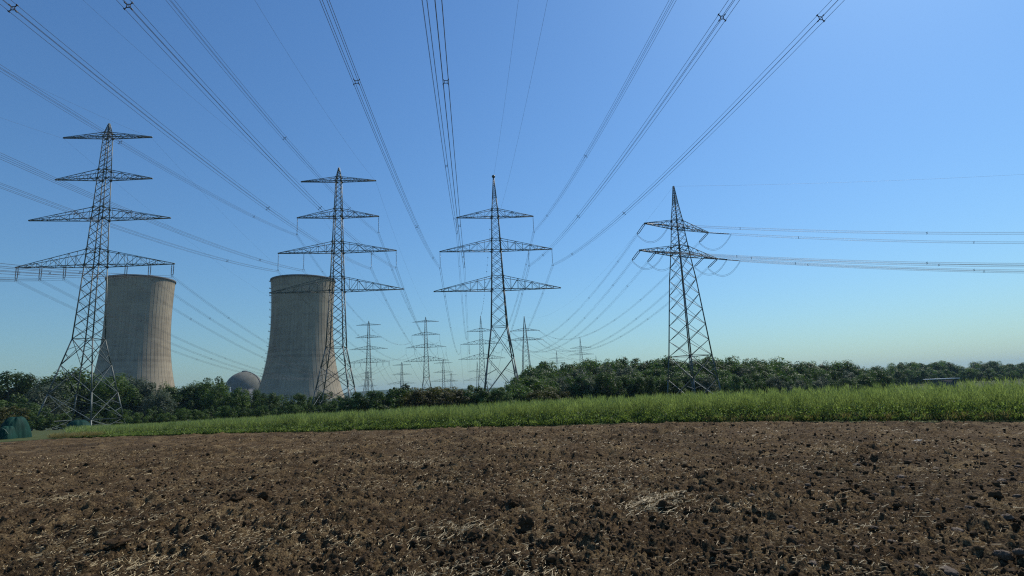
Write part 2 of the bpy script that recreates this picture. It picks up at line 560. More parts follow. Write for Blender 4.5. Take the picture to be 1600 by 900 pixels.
for px, py, w, hr, lb in BIG:
    put_lump(px, py, w * .74, clod_meshes, 'soil_clod', lb, 'clod', hr=hr)
STN = [(1568, 868, 19, .85, 'larger brown field stone at the right bottom corner'),
       (1594, 872, 15, .85, 'brown stone cut by the right border beside the larger stone'),
       (1569, 810, 24, .55, 'smooth flat brown stone near the right border'),
       (1480, 888, 24, .7, 'grey brown stone at the bottom left of the corner stones'),
       (1495, 826, 16, .8, 'small rounded brown stone among clods on the right')]
for px, py, w, hr, lb in STN:
    put_lump(px, py, w, stone_meshes, 'field_stone', lb, 'stone', hr=hr)
PAL = [(1302, 800, 15, .6, 'pale flat stone lying on the right half of the field'),
       (808, 886, 14, .5, 'pale flat stone at the bottom edge right of centre'),
       (1570, 824, 8, .8, 'tiny white stone below the smooth brown stone'),
       (1432, 686, 14, .5, 'thin pale stone slab below the right end of the crop')]
for px, py, w, hr, lb in PAL:
    put_lump(px, py, w, pale_meshes, 'field_stone', lb, 'stone', hr=hr)
for k in range(90):
    px = random.uniform(-10, 1610); py = 690 + 205 * random.random() ** 0.8
    w = random.uniform(8, 15) * (0.5 + 0.5 * (py - 690) / 205)
    put_lump(px, py, w, clod_meshes, 'soil_clod', 'dark clod of broken earth on the ' + ('near' if py > 800 else 'middle' if py > 735 else 'far') + ' ' + ('left' if px < 400 else 'left centre' if px < 800 else 'right centre' if px < 1200 else 'right') + ' of the field', 'clod', 'clods scattered over the ploughed field', random.uniform(.6, 1))
for k in range(26):
    px = 1130 + 470 * random.random() ** .7; py = 720 + 175 * random.random()
    put_lump(px, py, random.uniform(8, 14), stone_meshes, 'field_stone', 'small brown stone on the ' + ('near' if py > 810 else 'farther') + ' right part of the field ' + ('at the border' if px > 1480 else 'beside clods' if px > 1330 else 'towards the middle'), 'stone', 'brown stones on the right part of the field', random.uniform(.5, .8))

# crumbs nobody could count
shapes = [lump_shape(1, 500 + k, 0.65, 0.85) for k in range(12)] + [lump_shape(2, 520 + k, 0.6, 0.85) for k in range(12)]
Vs, Ts, n0 = [], [], 0
N = 52000
r_ = np.exp(rng.uniform(math.log(3.6), math.log(34), N)); a_ = rng.uniform(R(-58), R(58), N)
cx = r_ * np.sin(a_); cy = r_ * np.cos(a_)
ok = cy < edge(cx) - 0.3
cx, cy, r_ = cx[ok], cy[ok], r_[ok]
cz = gz(cx, cy) + soil_h(cx, cy, True)
cs = np.clip(rng.lognormal(-4.15, 0.5, len(cx)), 0.008, 0.055) * np.clip(r_ / 11, 0.8, 1.15)
for k in range(len(cx)):
    V, T = shapes[k % 12 + (12 if cs[k] / r_[k] > .0036 else 0)]
    c, s = math.cos(k * 1.7), math.sin(k * 1.7)
    P = V * cs[k]
    P = np.stack([P[:, 0] * c - P[:, 1] * s, P[:, 0] * s + P[:, 1] * c, P[:, 2]], -1)
    Vs.append(P + np.array([cx[k], cy[k], cz[k] + cs[k] * 0.05])); Ts.append(T + n0); n0 += len(V)
tag(link('soil_crumbs', npmesh('soil_crumbs', np.concatenate(Vs), [np.concatenate(Ts)], MAT['clod'])),
    'loose brown crumbs of earth covering the ploughed field', 'soil', kind='stuff')


def straw_mesh(x, y, L, tilt, lift, w, short=False):
    n = len(x)
    a = rng.uniform(0, 2 * math.pi, n)
    bend = rng.normal(0, 0.25, n)
    z0 = gz(x, y) + soil_h(x, y, True) + lift
    V = np.zeros((n, 6, 3))
    for k, t in enumerate((-0.5, 0.0, 0.5)):
        ang = a + bend * t
        px = x + np.cos(ang) * L * t * np.cos(tilt); py = y + np.sin(ang) * L * t * np.cos(tilt)
        pz = z0 + L * (t + 0.3) * np.sin(tilt)
        wx = -np.sin(ang) * w / 2; wy = np.cos(ang) * w / 2
        V[:, 2 * k] = np.stack([px - wx, py - wy, pz - w * .2], -1)
        V[:, 2 * k + 1] = np.stack([px + wx, py + wy, pz + w * .4], -1)
    b = np.arange(n)[:, None] * 6
    if short:
        return V[:, [0, 1, 5, 4]].reshape(-1, 3), np.arange(4 * n).reshape(-1, 4)
    Q = np.concatenate([b + np.array([[0, 1, 3, 2]]), b + np.array([[2, 3, 5, 4]])])
    return V.reshape(-1, 3), Q


N = 260000
r_ = np.exp(rng.uniform(math.log(3.6), math.log(30), N)); a_ = rng.uniform(R(-58), R(58), N)
sx = r_ * np.sin(a_); sy = r_ * np.cos(a_)
den = fbm(sx * 0.7, sy * 0.7, 90, 5) * 3.2 - 1.35 - 0.22 * np.clip(sx / np.maximum(sy, 1) - 0.15, 0, 1)
ok = (rng.random(N) < np.clip(den, 0.12, .8)) & (sy < edge(sx) - 0.1)
sx, sy, r_ = sx[ok], sy[ok], r_[ok]
n = len(sx)
V, Q = straw_mesh(sx, sy, np.clip(rng.lognormal(-3.1, .55, n), .015, .16), np.abs(rng.normal(0, .18, n)), rng.uniform(-.002, .009, n), rng.uniform(.003, .0065, n) * np.clip(r_ / 9, .8, 2.2), True)
tag(link('straw_litter', npmesh('straw_litter', V, [Q], MAT['straw'])), 'dry yellow straw bits strewn over the ploughed field', 'straw', kind='stuff')
HEAPS = [(1025, 785, .26, 900, 'heap of yellow straw beside dark clods right of centre'),
         (1050, 772, .16, 260, 'small wisp of straw behind the yellow straw heap'),
         (215, 870, .22, 240, 'pale straw wisps at the bottom left of the field'),
         (700, 825, .34, 420, 'loose straw patch between two dark clods near the bottom centre'),
         (100, 775, .30, 420, 'straw patch in the left part of the field'),
         (660, 720, .45, 420, 'faint straw patch farther off left of centre')]
for px, py, rad, n, lb in HEAPS:
    a, b = ray(px, py); Y = -1.65 / b; X = a * Y
    x = X + rng.normal(0, rad, n); y = Y + rng.normal(0, rad * .8, n)
    V, Q = straw_mesh(x, y, rng.uniform(.04, .16, n), np.abs(rng.normal(0, .2, n)), rng.uniform(0.0, .04, n), rng.uniform(.003, .006, n))
    tag(link('straw_heap', npmesh('straw_heap', V, [Q], MAT['straw'])), lb, 'straw', kind='stuff')

# ------------------------------------------------------------------ crop strip
def tri_plants(x, y, H, nper, rad, L, w, zlo, tone_lo=0.0, ello=.5):
    n = len(x); m = n * nper
    X = np.repeat(x, nper); Yv = np.repeat(y, nper); h = np.repeat(H, nper)
    t = rng.uniform(zlo, 1, m)
    rr_ = rad * np.sqrt(rng.random(m)) * (1.25 - 0.9 * np.abs(t - 0.45))
    th = rng.uniform(0, 2 * math.pi, m)
    lean = np.repeat(rng.normal(0, .12, n), nper); lean2 = np.repeat(rng.normal(0, .12, n), nper)
    bx = X + rr_ * np.cos(th) + lean * t * h; by = Yv + rr_ * np.sin(th) + lean2 * t * h
    z0 = gz(bx, by)
    bz = z0 + t * h * .92
    ll = L * rng.uniform(.6, 1.3, m) * (1.2 - .5 * t)
    el = rng.uniform(ello, 1.5, m)
    ph = th + rng.normal(0, .7, m)
    dx = np.cos(ph) * np.cos(el) * ll; dy = np.sin(ph) * np.cos(el) * ll; dz = np.sin(el) * ll
    ww = w * rng.uniform(.7, 1.3, m)
    s = rng.uniform(0, 2 * math.pi, m)
    ox = np.cos(s) * ww; oy = np.sin(s) * ww
    V = np.stack([np.stack([bx - ox, by - oy, bz], -1), np.stack([bx + ox, by + oy, bz], -1), np.stack([bx + dx, by + dy, bz + dz], -1)], 1)
    tone = np.repeat(np.clip(np.repeat(rng.normal(.5, .2, n), nper) + rng.normal(0, .15, m), tone_lo, 1), 3)
    return V.reshape(-1, 3), np.arange(3 * m).reshape(-1, 3), tone


def crop_h(x, y):
    az = x / np.maximum(y, 1)
    return np.interp(az, [-.83, -.77, -.57, -.3, 0, .35, .9, 1.5], [.10, .28, .62, .90, 1.08, 1.22, 1.30, 1.3])


N = 12000
x = rng.uniform(-27.6, 34, N)
dd = np.where(rng.random(N) < .65, 0.9 + 3.5 * rng.random(N), 4 + 12 * rng.random(N) ** 1.3)
y = edge(x) + dd
# clumpy: thin some out
ok = rng.random(N) < 0.55 + 0.6 * (vnoise(x * 1.1, y * 1.1, 77) - .3)
x, y = x[ok], y[ok]
H = crop_h(x, y) * rng.uniform(.62, 1.12, len(x)) * (0.86 + 0.34 * fbm(x * .8, y * .8, 5, 3))
V, T, tone = tri_plants(x, y, H, 46, .15, .27, .009, .18, 0.0, .95)
tag(link('crop_ferns', npmesh('crop_ferns', V, [T], MAT['fern'], cols=tone)), 'feathery tall green crop growing along the far side of the ploughed field', 'crop', kind='stuff')

N = 5200
x = rng.uniform(-27.4, 34, N); dd = np.abs(rng.normal(0.55, .75, N)); y = edge(x) + dd + .05
az = x / y
H = crop_h(x, y) * rng.uniform(.25, .62, N) * np.clip(.35 + dd, .35, 1)
m_ = 26
V, T, tone = tri_plants(x, y, H, m_, .16, .11, .030, .02)
tag(link('crop_weeds', npmesh('crop_weeds', V, [T], MAT['weed'], cols=tone)), 'low broad-leaved weeds along the near edge of the green crop', 'weeds', kind='stuff')
# pale flower heads, mostly on the right
N = 8000
x = rng.uniform(-22, 34, N); dd = np.abs(rng.normal(.7, .7, N)); y = edge(x) + dd
az = x / y
ok = rng.random(N) < np.interp(az, [-.5, 0, .4, .7], [.05, .3, .8, 1]) * np.clip(2.2 * fbm(x * .6, y * .6, 55, 3) - .55, 0.05, 1)
x, y = x[ok], y[ok]
h = crop_h(x, y) * rng.uniform(.34, .66, len(x)) * np.clip(.5 + dd[ok] * .6, .5, 1)
c = np.stack([x, y, gz(x, y) + h], -1)
s = rng.uniform(.010, .026, len(x))[:, None]
u = rng.normal(size=(len(x), 3)); u /= np.linalg.norm(u, axis=1)[:, None]
v = np.cross(u, rng.normal(size=(len(x), 3))); v /= np.linalg.norm(v, axis=1)[:, None]
V = np.stack([c - u * s, c + v * s, c + u * s, c - v * s], 1).reshape(-1, 3)
tag(link('weed_flowers', npmesh('weed_flowers', V, [np.arange(len(V)).reshape(-1, 4)], MAT['flower'])), 'small pale flower heads among the weeds in front of the crop', 'flowers', kind='stuff')
# grey dry grass fringe, right end and left end
N = 1500
x = np.concatenate([rng.uniform(8, 34, 1100), rng.uniform(-29, -25, 400)]); y = edge(x) + np.abs(rng.normal(.15, .35, N))
V, T, tone = tri_plants(x, y, rng.uniform(.12, .34, N), 16, .13, .16, .007, .0)
tag(link('dry_grass', npmesh('dry_grass', V, [T], MAT['dry_grass'], cols=tone)), 'dry greyish grass fringe where the field meets the crop', 'grass', kind='stuff')
# rough meadow grass beyond
N = 5000
az = rng.uniform(-.79, -.15, N); dd = 1.5 + 70 * rng.random(N) ** 1.6
y = 33 + dd; x = az * y; y = np.maximum(y, edge(x) + np.where(x < -26, 7, .5))
V, T, tone = tri_plants(x, y, rng.uniform(.2, .55, N), 12, .25, .3, .016, .0)
tag(link('meadow_grass', npmesh('meadow_grass', V, [T], MAT['fern'], cols=tone)), 'rough green grass on the slope behind the crop', 'grass', kind='stuff')

# ------------------------------------------------------------------ pylons
YAW = R(4.3745)
AX = np.array([math.cos(YAW), math.sin(YAW), 0]); LN = np.array([math.sin(YAW), -math.cos(YAW), 0])


def unit_bar():
    t = .16
    pr = np.array([[-.5, -.5], [.5, -.5], [.5, -.5 + t], [-.5 + t, -.5 + t], [-.5 + t, .5], [-.5, .5]])
    V = np.concatenate([np.c_[pr, np.zeros(6)], np.c_[pr, np.ones(6)]])
    q = [[i, (i + 1) % 6, 6 + (i + 1) % 6, 6 + i] for i in range(6)] + [[3, 2, 1, 0], [5, 4, 3, 0], [6, 7, 8, 9], [6, 9, 10, 11]]
    return npmesh('brace', V, [np.array(q)], MAT['steel'])


BAR = unit_bar()


def bar_matrix(a, b, w):
    a = Vector(a); b = Vector(b); d = b - a; L = d.length; d.normalize()
    u = d.cross(Vector((0, 0, 1)))
    if u.length < 1e-3: u = Vector((1, 0, 0))
    u.normalize(); v = d.cross(u)
    m = Matrix.Identity(4)
    for i in range(3):
        m[i][0] = u[i] * w; m[i][1] = v[i] * w; m[i][2] = d[i] * L; m[i][3] = a[i]
    return m


def put_bar(name, a, b, w, parent):
    o = bpy.data.objects.new(name, BAR); COL.objects.link(o)
    o.parent = parent; o.matrix_basis = bar_matrix(a, b, w)
    return o


def insulator_mesh(L, double=False):
    mb = MB()
    for dx in ((-.22, .22) if double else (0,)):
        pr = [(0.02, 0), (0.02, -.25)]
        n = 16
        for k in range(n):
            z = -.3 - (L - .9) * k / n
            pr += [(.03, z), (.115, z - .05), (.115, z - .09), (.03, z - .11)]
        pr += [(.02, -L + .55)]
        mb.lathe(pr, 7, (dx, 0, 0))
    if double:
        mb.box((0, 0, -.12), (.6, .06, .08)); mb.box((0, 0, -L + .5), (.6, .06, .08))
    # yoke down to the bundle
    mb.bar((0, 0, -L + .55), (-.24, 0, -L + .1), .05); mb.bar((0, 0, -L + .55), (.24, 0, -L + .1), .05)
    mb.bar((-.24, 0, -L + .1), (.24, 0, -L + .1), .06)
    mb.bar((-.22, 0, -L + .1), (-.22, 0, -L - .22), .04); mb.bar((.22, 0, -L + .1), (.22, 0, -L - .22), .04)
    return mb.mesh('insulator_string', MAT['insulator'])


INS = {'long': insulator_mesh(4.66), 'short': insulator_mesh(3.0, True)}


def body_levels(keys, ratio=.62):
    """panel heights between key levels, proportional to the local width"""
    zs = []
    for (za, wa), (zb, wb) in zip(keys[:-1], keys[1:]):
        n = max(1, round(abs(zb - za) / (ratio * (wa + wb) / 2)))
        for k in range(n):
            t = k / n
            zs.append((za + (zb - za) * t, wa + (wb - wa) * t))
    zs.append(keys[-1])
    return zs


def pylon(loc, yaw, keys, big, arms, peak, label, detail=True, group='lattice pylons of the power lines', sink=0.0, ratio=.80, lw=.24, legname='leg'):
    """keys: (z, width) from waist to head; big: (z, width) levels of the splayed foot from ground to waist;
    arms: (z, half length, rise, panels)"""
    T = empty('lattice_pylon', loc, yaw, label, 'pylon', group)
    full = big[:-1] + keys
    zs_ = [k[0] for k in full]; ws_ = [k[1] for k in full]
    wd = lambda z: float(np.interp(z, zs_, ws_))
    cor = [(-1, -1), (1, -1), (1, 1), (-1, 1)]
    P = lambda c, z: np.array([cor[c % 4][0] * wd(z) / 2, cor[c % 4][1] * wd(z) / 2, z])
    lv = body_levels(keys, ratio)
    ztop = lv[-1][0]
    bars = []                                             # (a, b, width, name)
    for c in range(4):
        mb = MB()
        for (za, wa), (zb, wb) in zip(full[:-1], full[1:]):
            f = lambda z: lw * (1 - .5 * z / max(ztop, 1)) + .02
            mb.bar(P(c, za), P(c, zb), f(za), f(zb))
        if detail: mb.build(legname, MAT['steel'], T)
        elif c == 0: acc = mb
        else:
            for Va in mb.v: pass
            acc.v += mb.v; acc.q += [qq + acc.n for qq in mb.q]; acc.n += mb.n
    for c in range(4):
        for (za, _), (zb, _) in zip(lv[:-1], lv[1:]):
            w = .105 if za < ztop * .7 else .075
            bars.append((P(c, za), P(c + 1, zb), w)); bars.append((P(c + 1, za), P(c, zb), w))
        for k, ((za, _), (zb, _)) in enumerate(zip(big[:-1], big[1:])):
            bars.append((P(c, za), P(c + 1, zb), .13)); bars.append((P(c + 1, za), P(c, zb), .13))
            if detail:                                    # redundant struts from leg to diagonal
                zm = za + (zb - za) * .25; zn = za + (zb - za) * .75
                for cc, c2 in ((c, c + 1), (c + 1, c)):
                    q1 = P(cc, za) + (P(c2, zb) - P(cc, za)) * .28
                    q2 = P(cc, zb) + (P(c2, za) - P(cc, zb)) * .28
                    bars.append((P(cc, za + (zb - za) * .42), q1, .08)); bars.append((P(cc, za + (zb - za) * .58), q2, .08))
        for z in [big[-1][0]] + ([big[1][0]] if len(big) > 2 else []):
            bars.append((P(c, z), P(c + 1, z), .14))
        for az_, h, rise, npn in arms:
            bars.append((P(c, az_), P(c + 1, az_), .13)); bars.append((P(c, az_ + rise), P(c + 1, az_ + rise), .10))
    if detail:
        for a, b, w in bars: put_bar('brace', a, b, w, T)
    else:
        for a, b, w in bars: acc.bar(a, b, w)
        acc.build('tower_frame', MAT['steel'], T)
    # cross arms
    for az_, h, rise, npn in arms:
        A = None; mb = MB(); sub = []
        for s in (-1, 1):
            wb = wd(az_); wt = wd(az_ + rise)
            for f_ in (-1, 1):
                tip = np.array([s * h, f_ * .12, az_]); tipu = np.array([s * h, f_ * .12, az_ + .16])
                rb = np.array([s * wb / 2, f_ * wb / 2, az_]); ru = np.array([s * wt / 2, f_ * wt / 2, az_ + rise])
                mb.bar(rb, tip, .17, .13); mb.bar(ru, tipu, .13, .10)
                lo = [rb + (tip - rb) * k / npn for k in range(npn + 1)]
                up = [ru + (tipu - ru) * k / npn for k in range(npn + 1)]
                for k in range(npn):
                    if k: sub.append((lo[k], up[k], .075))
                    if k < npn - 1:
                        sub.append((lo[k], up[k + 1], .085) if k % 2 else (up[k], lo[k + 1], .085))
            l2 = [[np.array([s * wb / 2, f_ * wb / 2, az_]) + (np.array([s * h, f_ * .12, az_]) - np.array([s * wb / 2, f_ * wb / 2, az_])) * k / npn for k in range(npn + 1)] for f_ in (-1, 1)]
            for k in range(npn - 1):
                sub.append((l2[0][k], l2[1][k + 1], .08) if k % 2 else (l2[1][k], l2[0][k + 1], .08))
                if k: sub.append((l2[0][k], l2[1][k], .07))
            mb.box((s * (h - .1), 0, az_ + .06), (.5, .34, .28))
            for f_ in (-1, 1):                            # gusset plates at the roots
                mb.box((s * wb / 2, f_ * (wb / 2 + .01), az_ + .02), (.62, .06, .55))
                mb.box((s * wt / 2, f_ * (wt / 2 + .01), az_ + rise), (.5, .055, .48))
        if detail:
            A = mb.build('cross_arm', MAT['steel'], T)
            for a, b, w in sub: put_bar('brace', a, b, w, A)
        else:
            for a, b, w in sub: mb.bar(a, b, w)
            mb.build('cross_arm', MAT['steel'], T)
    # footings
    if detail:
        for c in range(4):
            p_ = P(c, full[0][0])
            mb = MB(); mb.lathe([(.02, .32), (.5, .3), (.55, .25), (.55, -.8)], 12, (p_[0], p_[1], full[0][0] - .05))
            mb.build('footing', MAT['grey_wall'], T)
    return T


def world_pt(loc, yaw, x, z):
    return np.array([loc[0] + math.cos(yaw) * x, loc[1] + math.sin(yaw) * x, z])


# line geometry in metres: heights are world heights
LINES = {
    'left': dict(loc=(-95.43, 124.65), zp=69.13, za=[65.47, 54.92, 45.02, 33.90], h=[10.02, 10.81, 15.63, 17.27], e=0.0, s=15.0, il=3.0),
    'second': dict(loc=(-46.09, 144.56), zp=63.87, za=[59.88, 49.66, 39.96, 29.36], h=[9.96, 10.76, 15.42, 17.27], e=8.4, s=14.26, il=4.82),
    'centre': dict(loc=(-3.89, 150.0), zp=61.31, za=[49.50, 39.90, 28.83], h=[10.68, 15.49, 17.27], e=4.53, s=13.31, il=4.51)}
FARP = {'left': (-122.85, 470.57, -4.2), 'second': (-68.7, 434.26, -2.6), 'centre': (-24.74, 419.27, -3.05)}


def head_keys(za, zp, zw, ww, top_w):
    """width profile from the waist up to the peak"""
    out = [(zw, ww)]
    n = len(za)
    for k in range(n - 1, -1, -1):
        t = (za[k] - zw) / (za[0] - zw)
        out.append((za[k], ww + (top_w - ww) * t ** .85))
    out.append((za[0] + (zp - za[0]) * .45, top_w * .72 if zp - za[0] < 6 else top_w * .62))
    out.append((zp, .22))
    return out


def build_line(key, loc, dz, base, zw, label, detail, big, group):
    L_ = LINES[key]
    b = base
    za = [z + dz - b for z in L_['za']]; zp = L_['zp'] + dz - b
    n = len(za)
    rises = ([1.2, 2.2, 2.7, 3.7] if n == 4 else [2.3, 3.2, 3.7])
    pn = ([5, 6, 7, 8] if n == 4 else [5, 7, 8])
    arms = [(za[k], L_['h'][k], rises[k], pn[k]) for k in range(n)]
    zw_ = zw - b
    keys = head_keys(za, zp, zw_, 4.3, 1.35 if n == 4 else 1.85)
    bg_ = [(0.0, big[0])] + [(zw_ * f, 4.3 + (big[0] - 4.3) * (1 - f)) for f in big[1]] + [(zw_, 4.3)]
    return pylon((loc[0], loc[1], b), YAW, keys, bg_, arms, zp, label, detail, group)


PYL = {}
PYL['left'] = build_line('left', LINES['left']['loc'], 0, -3.6, 17.0, 'tallest lattice pylon with four crossarms at the far left before the left cooling tower', True, (12.2, (.14, .42, .72)), 'large lattice pylons in the foreground row')
PYL['second'] = build_line('second', LINES['second']['loc'], 0, -3.9, 14.5, 'lattice pylon with four crossarms standing before the right cooling tower', True, (10.6, (.16, .44, .72)), 'large lattice pylons in the foreground row')
PYL['centre'] = build_line('centre', LINES['centre']['loc'], 0, -3.7, 18.7, 'central lattice pylon with three crossarms and a knob on its peak', True, (10.6, (.18, .62)), 'large lattice pylons in the foreground row')
mb = MB(); mb.lathe([(.02, 0), (.4, .15), (.5, .45), (.4, .75), (.02, .9)], 10, (0, 0, 61.31 + 3.7 - .2)); mb.build('peak_knob', MAT['steel'], PYL['centre'], True)
FG = 'distant lattice pylons'
for k, lb in (('left', 'distant four-armed pylon seen between the second pylon and the shrubs'),
              ('second', 'distant four-armed pylon left of the central pylon, taller of the pair there'),
              ('centre', 'distant three-armed pylon just left of the central pylon body')):
    x_, y_, dz = FARP[k]
    PYL['far_' + k] = build_line(k, (x_, y_), dz, gz1(x_, y_) - .1, LINES[k]['za'][-1] + dz - 12.5, lb, False, (10.5, (.2, .55)), FG)

# hanging insulators: arm index, offset name -> offset
INNER = {'centre': 8.92, 'second': 8.82}
HANG = {'centre': [(0, -10.68, 'left end of the top crossarm'), (0, 10.68, 'right end of the top crossarm'), (1, -15.49, 'left end of the middle crossarm'), (1, -8.92, 'left inner hanger of the middle crossarm'),
                   (1, 8.92, 'right inner hanger of the middle crossarm'), (1, 15.49, 'right end of the middle crossarm')],
        'second': [(1, -10.76, 'left end of the second crossarm'), (1, 10.76, 'right end of the second crossarm'), (2, -15.42, 'left end of the third crossarm'), (2, -8.82, 'left inner hanger of the third crossarm'),
                   (2, 8.82, 'right inner hanger of the third crossarm'), (2, 15.42, 'right end of the third crossarm')],
        'left': [(3, -17.0, 'outer left hanger of the lowest crossarm'), (3, -11.9, 'middle left hanger of the lowest crossarm'), (3, -6.7, 'inner left hanger of the lowest crossarm'),
                 (3, 6.7, 'inner right hanger of the lowest crossarm'), (3, 11.9, 'middle right hanger of the lowest crossarm'), (3, 17.0, 'outer right hanger of the lowest crossarm')]}
PN = {'centre': 'the central pylon', 'second': 'the second pylon', 'left': 'the left pylon'}


def spacer_mesh():
    mb = MB(); a = .105; b = .21
    c = [(-a, -a), (a, -a), (a, a), (-a, a)]
    for k in range(4):
        p, q_ = c[k], c[(k + 1) % 4]
        mb.bar((p[0], 0, p[1]), (q_[0], 0, q_[1]), .036)
        s = (b / a)
        mb.bar((p[0], 0, p[1]), (p[0] * s, 0, p[1] * s), .04)
        mb.bar((p[0] * s, -.07, p[1] * s), (p[0] * s, .07, p[1] * s), .055)
    return mb.mesh('spacer', MAT['wire'])


SPACER = spacer_mesh()
WR = .0165


def sag_curve(A, B, s, t0=0.0, t1=1.0, n=44):
    t = np.linspace(t0, t1, n)[:, None]
    P = np.asarray(A) + (np.asarray(B) - np.asarray(A)) * t
    P[:, 2] -= (4 * s * t * (1 - t))[:, 0]
    return P


def bundle(A, B, s, label, group, ts, t1=1.0, four=True, r=WR):
    A = np.asarray(A, float); B = np.asarray(B, float)
    T = empty('conductor_bundle', tuple(A), 0, label, 'power line', group)
    hd = (B - A) * np.array([1, 1, 0]); hd /= np.linalg.norm(hd); sd_ = np.array([hd[1], -hd[0], 0])
    C = sag_curve(A, B, s, 0, t1) - A
    d = .2
    for i, j in (((-1, -1), (1, -1), (1, 1), (-1, 1)) if four else ((0, -1), (0, 1))):
        mb = MB(); mb.tube(C + sd_ * d * i + np.array([0, 0, d * j]), r); mb.build('wire', MAT['wire'], T)
    ang = math.atan2(-hd[0], hd[1])
    for t in ts:
        if t > t1: continue
        p = A + (B - A) * t; p[2] -= 4 * s * t * (1 - t)
        o = link('spacer', SPACER, T); o.location = tuple(p - A); o.rotation_euler = (0, 0, ang)
        if not four: o.scale = (.4, 1, 1)
    return T


NEAR_T = {('centre', 3): (.098, .219, .371), ('centre', 2): (.098, .219, .371), ('centre', 1): (.09, .235, .39), ('centre', 4): (.098, .235, .397), ('centre', 5): (.098, .24, .397), ('centre', 0): (.085, .222, .36),
          ('second', 0): (.098, .25, .39), ('second', 2): (.101, .25, .39), ('second', 3): (.101, .25, .39), ('second', 1): (.12, .253, .39), ('second', 4): (.125, .252, .389), ('second', 5): (.12, .251, .39)}
for key in ('centre', 'second', 'left'):
    L_ = LINES[key]; x0, y0 = L_['loc']; fx, fy, fdz = FARP[key]
    for q_, (ai, off, wh) in enumerate(HANG[key]):
        z = L_['za'][ai] - L_['il']
        il = 'short' if key == 'left' else 'long'
        for nm in (key, 'far_' + key):
            T = PYL[nm]
            o = link('insulator_string', INS[il], T)
            zz_ = L_['za'][ai] + (fdz if nm.startswith('far') else 0) - T.location[2]
            o.location = (off, 0, zz_)
        A = np.array([x0, y0, z]) + AX * off
        Bn = A + LN * 300 + np.array([0, 0, L_['e']])
        ts = NEAR_T.get((key, q_), (.1, .25, .39)) + (.53, .68, .83)
        bundle(A, Bn, L_['s'], 'wire bundle overhead to the ' + wh + ', ' + PN[key], 'wire bundles crossing the sky towards the viewer', ts, .97)
        Bf = np.array([fx, fy, z + fdz]) + AX * off
        span = np.linalg.norm(Bf - A)
        bundle(A, Bf, 13.0 * (span / 300) ** 2 * (.9 if key == 'left' else 1), 'wire bundle going away from ' + wh + ', ' + PN[key], 'wire bundles leading to the distant pylons', (.09, .25, .4, .55, .7, .85))


def earth(A, B, s, label, t1=1.0, r=.013):
    mb = MB(); mb.tube(sag_curve(A, B, s, 0, t1, 50), r)
    return tag(mb.build('earth_wire', MAT['wire']), label, 'wire', 'thin earth wires')


for key, off, nm in (('left', -10.02, 'left end of the top crossarm of the left pylon'), ('left', 10.02, 'right end of the top crossarm of the left pylon'),
                     ('second', -9.96, 'left end of the top crossarm of the second pylon'), ('second', 9.96, 'right end of the top crossarm of the second pylon'), ('centre', 0, 'peak of the central pylon')):
    L_ = LINES[key]; x0, y0 = L_['loc']; fx, fy, fdz = FARP[key]
    z = L_['zp'] if key == 'centre' else L_['za'][0] - .15
    A = np.array([x0, y0, z]) + AX * off
    s = {'left': 17.0, 'second': 15.5, 'centre': 12.0}[key]
    earth(A, A + LN * 300 + np.array([0, 0, L_['e']]), s, 'thin earth wire overhead to the ' + nm, .97)
    B = np.array([fx, fy, z + fdz]) + AX * off
    e = earth(A, B, 10.0 * (np.linalg.norm(B - A) / 300) ** 2, 'thin earth wire beyond the ' + nm)
    if key == 'centre':
        for t in np.linspace(.1, .9, 22):
            p = A + (B - A) * t; p[2] -= 4 * 10 * (np.linalg.norm(B - A) / 300) ** 2 * t * (1 - t)
            mb = MB(); mb.lathe([(.01, .2), (.16, .12), (.2, 0), (.16, -.12), (.01, -.2)], 8); o = mb.build('wire_marker', MAT['orange_marker'], e); o.location = tuple(p)
A = np.array([-3.89, 150, 51.6]) + AX * 1.6
earth(A, A + LN * 300 + np.array([0, 0, 4.53]), 12.0, 'thin wire overhead ending beside the body on the top crossarm of the central pylon', .97, .012)

# ---- the angle pylon by the forest
P4 = (42.04, 135.0); YAW4 = .521; B4 = -2.9
z1, z2, zp4, h1, h2 = 39.80, 32.94, 50.89, 10.92, 13.25
up = lambda z: z - B4
keys4 = [(up(8.0), 7.0), (up(26.6), 4.45), (up(z2), 3.2), (up(z1), 2.15), (up(z1 + 2.0), 1.95), (up(46), 1.05), (up(zp4), .2)]
big4 = [(0, 8.9), (up(8.0) * .5, 8.0), (up(8.0), 7.0)]
PYL['angle'] = pylon((P4[0], P4[1], B4), YAW4, keys4, big4, [(up(z2), h2, 2.1, 7), (up(z1), h1, 1.9, 6)], up(zp4), 'lattice angle pylon with two crossarms and drooping jumper loops before the forest', True, 'large lattice pylons in the foreground row', ratio=.72, lw=.30)
F4 = (8.26, 421.17, 5.76); FY4 = .13
b = gz1(F4[0], F4[1]) - .1
up = lambda z: z + F4[2] - b
PYL['far_angle'] = pylon((F4[0], F4[1], b), FY4, [(up(8.0), 6.0), (up(26.6), 3.9), (up(z2), 2.9), (up(z1), 2.0), (up(z1 + 2), 1.8), (up(46), 1.0), (up(zp4), .2)], [(0, 9.5), (up(8) * .5, 8), (up(8.0), 6.0)],
                         [(up(z2), h2, 2.1, 6), (up(z1), h1, 1.9, 5)], up(zp4), 'distant two-armed pylon with hooked arm ends just right of the central pylon', False, FG, lw=.34)
phi = R(101.72)
DR = np.array([math.sin(phi), math.cos(phi), 0])
ax4 = np.array([math.cos(YAW4), math.sin(YAW4), 0]); axf = np.array([math.cos(FY4), math.sin(FY4), 0])
C4 = np.array([P4[0], P4[1], 0]); CF = np.array([F4[0], F4[1], F4[2]])


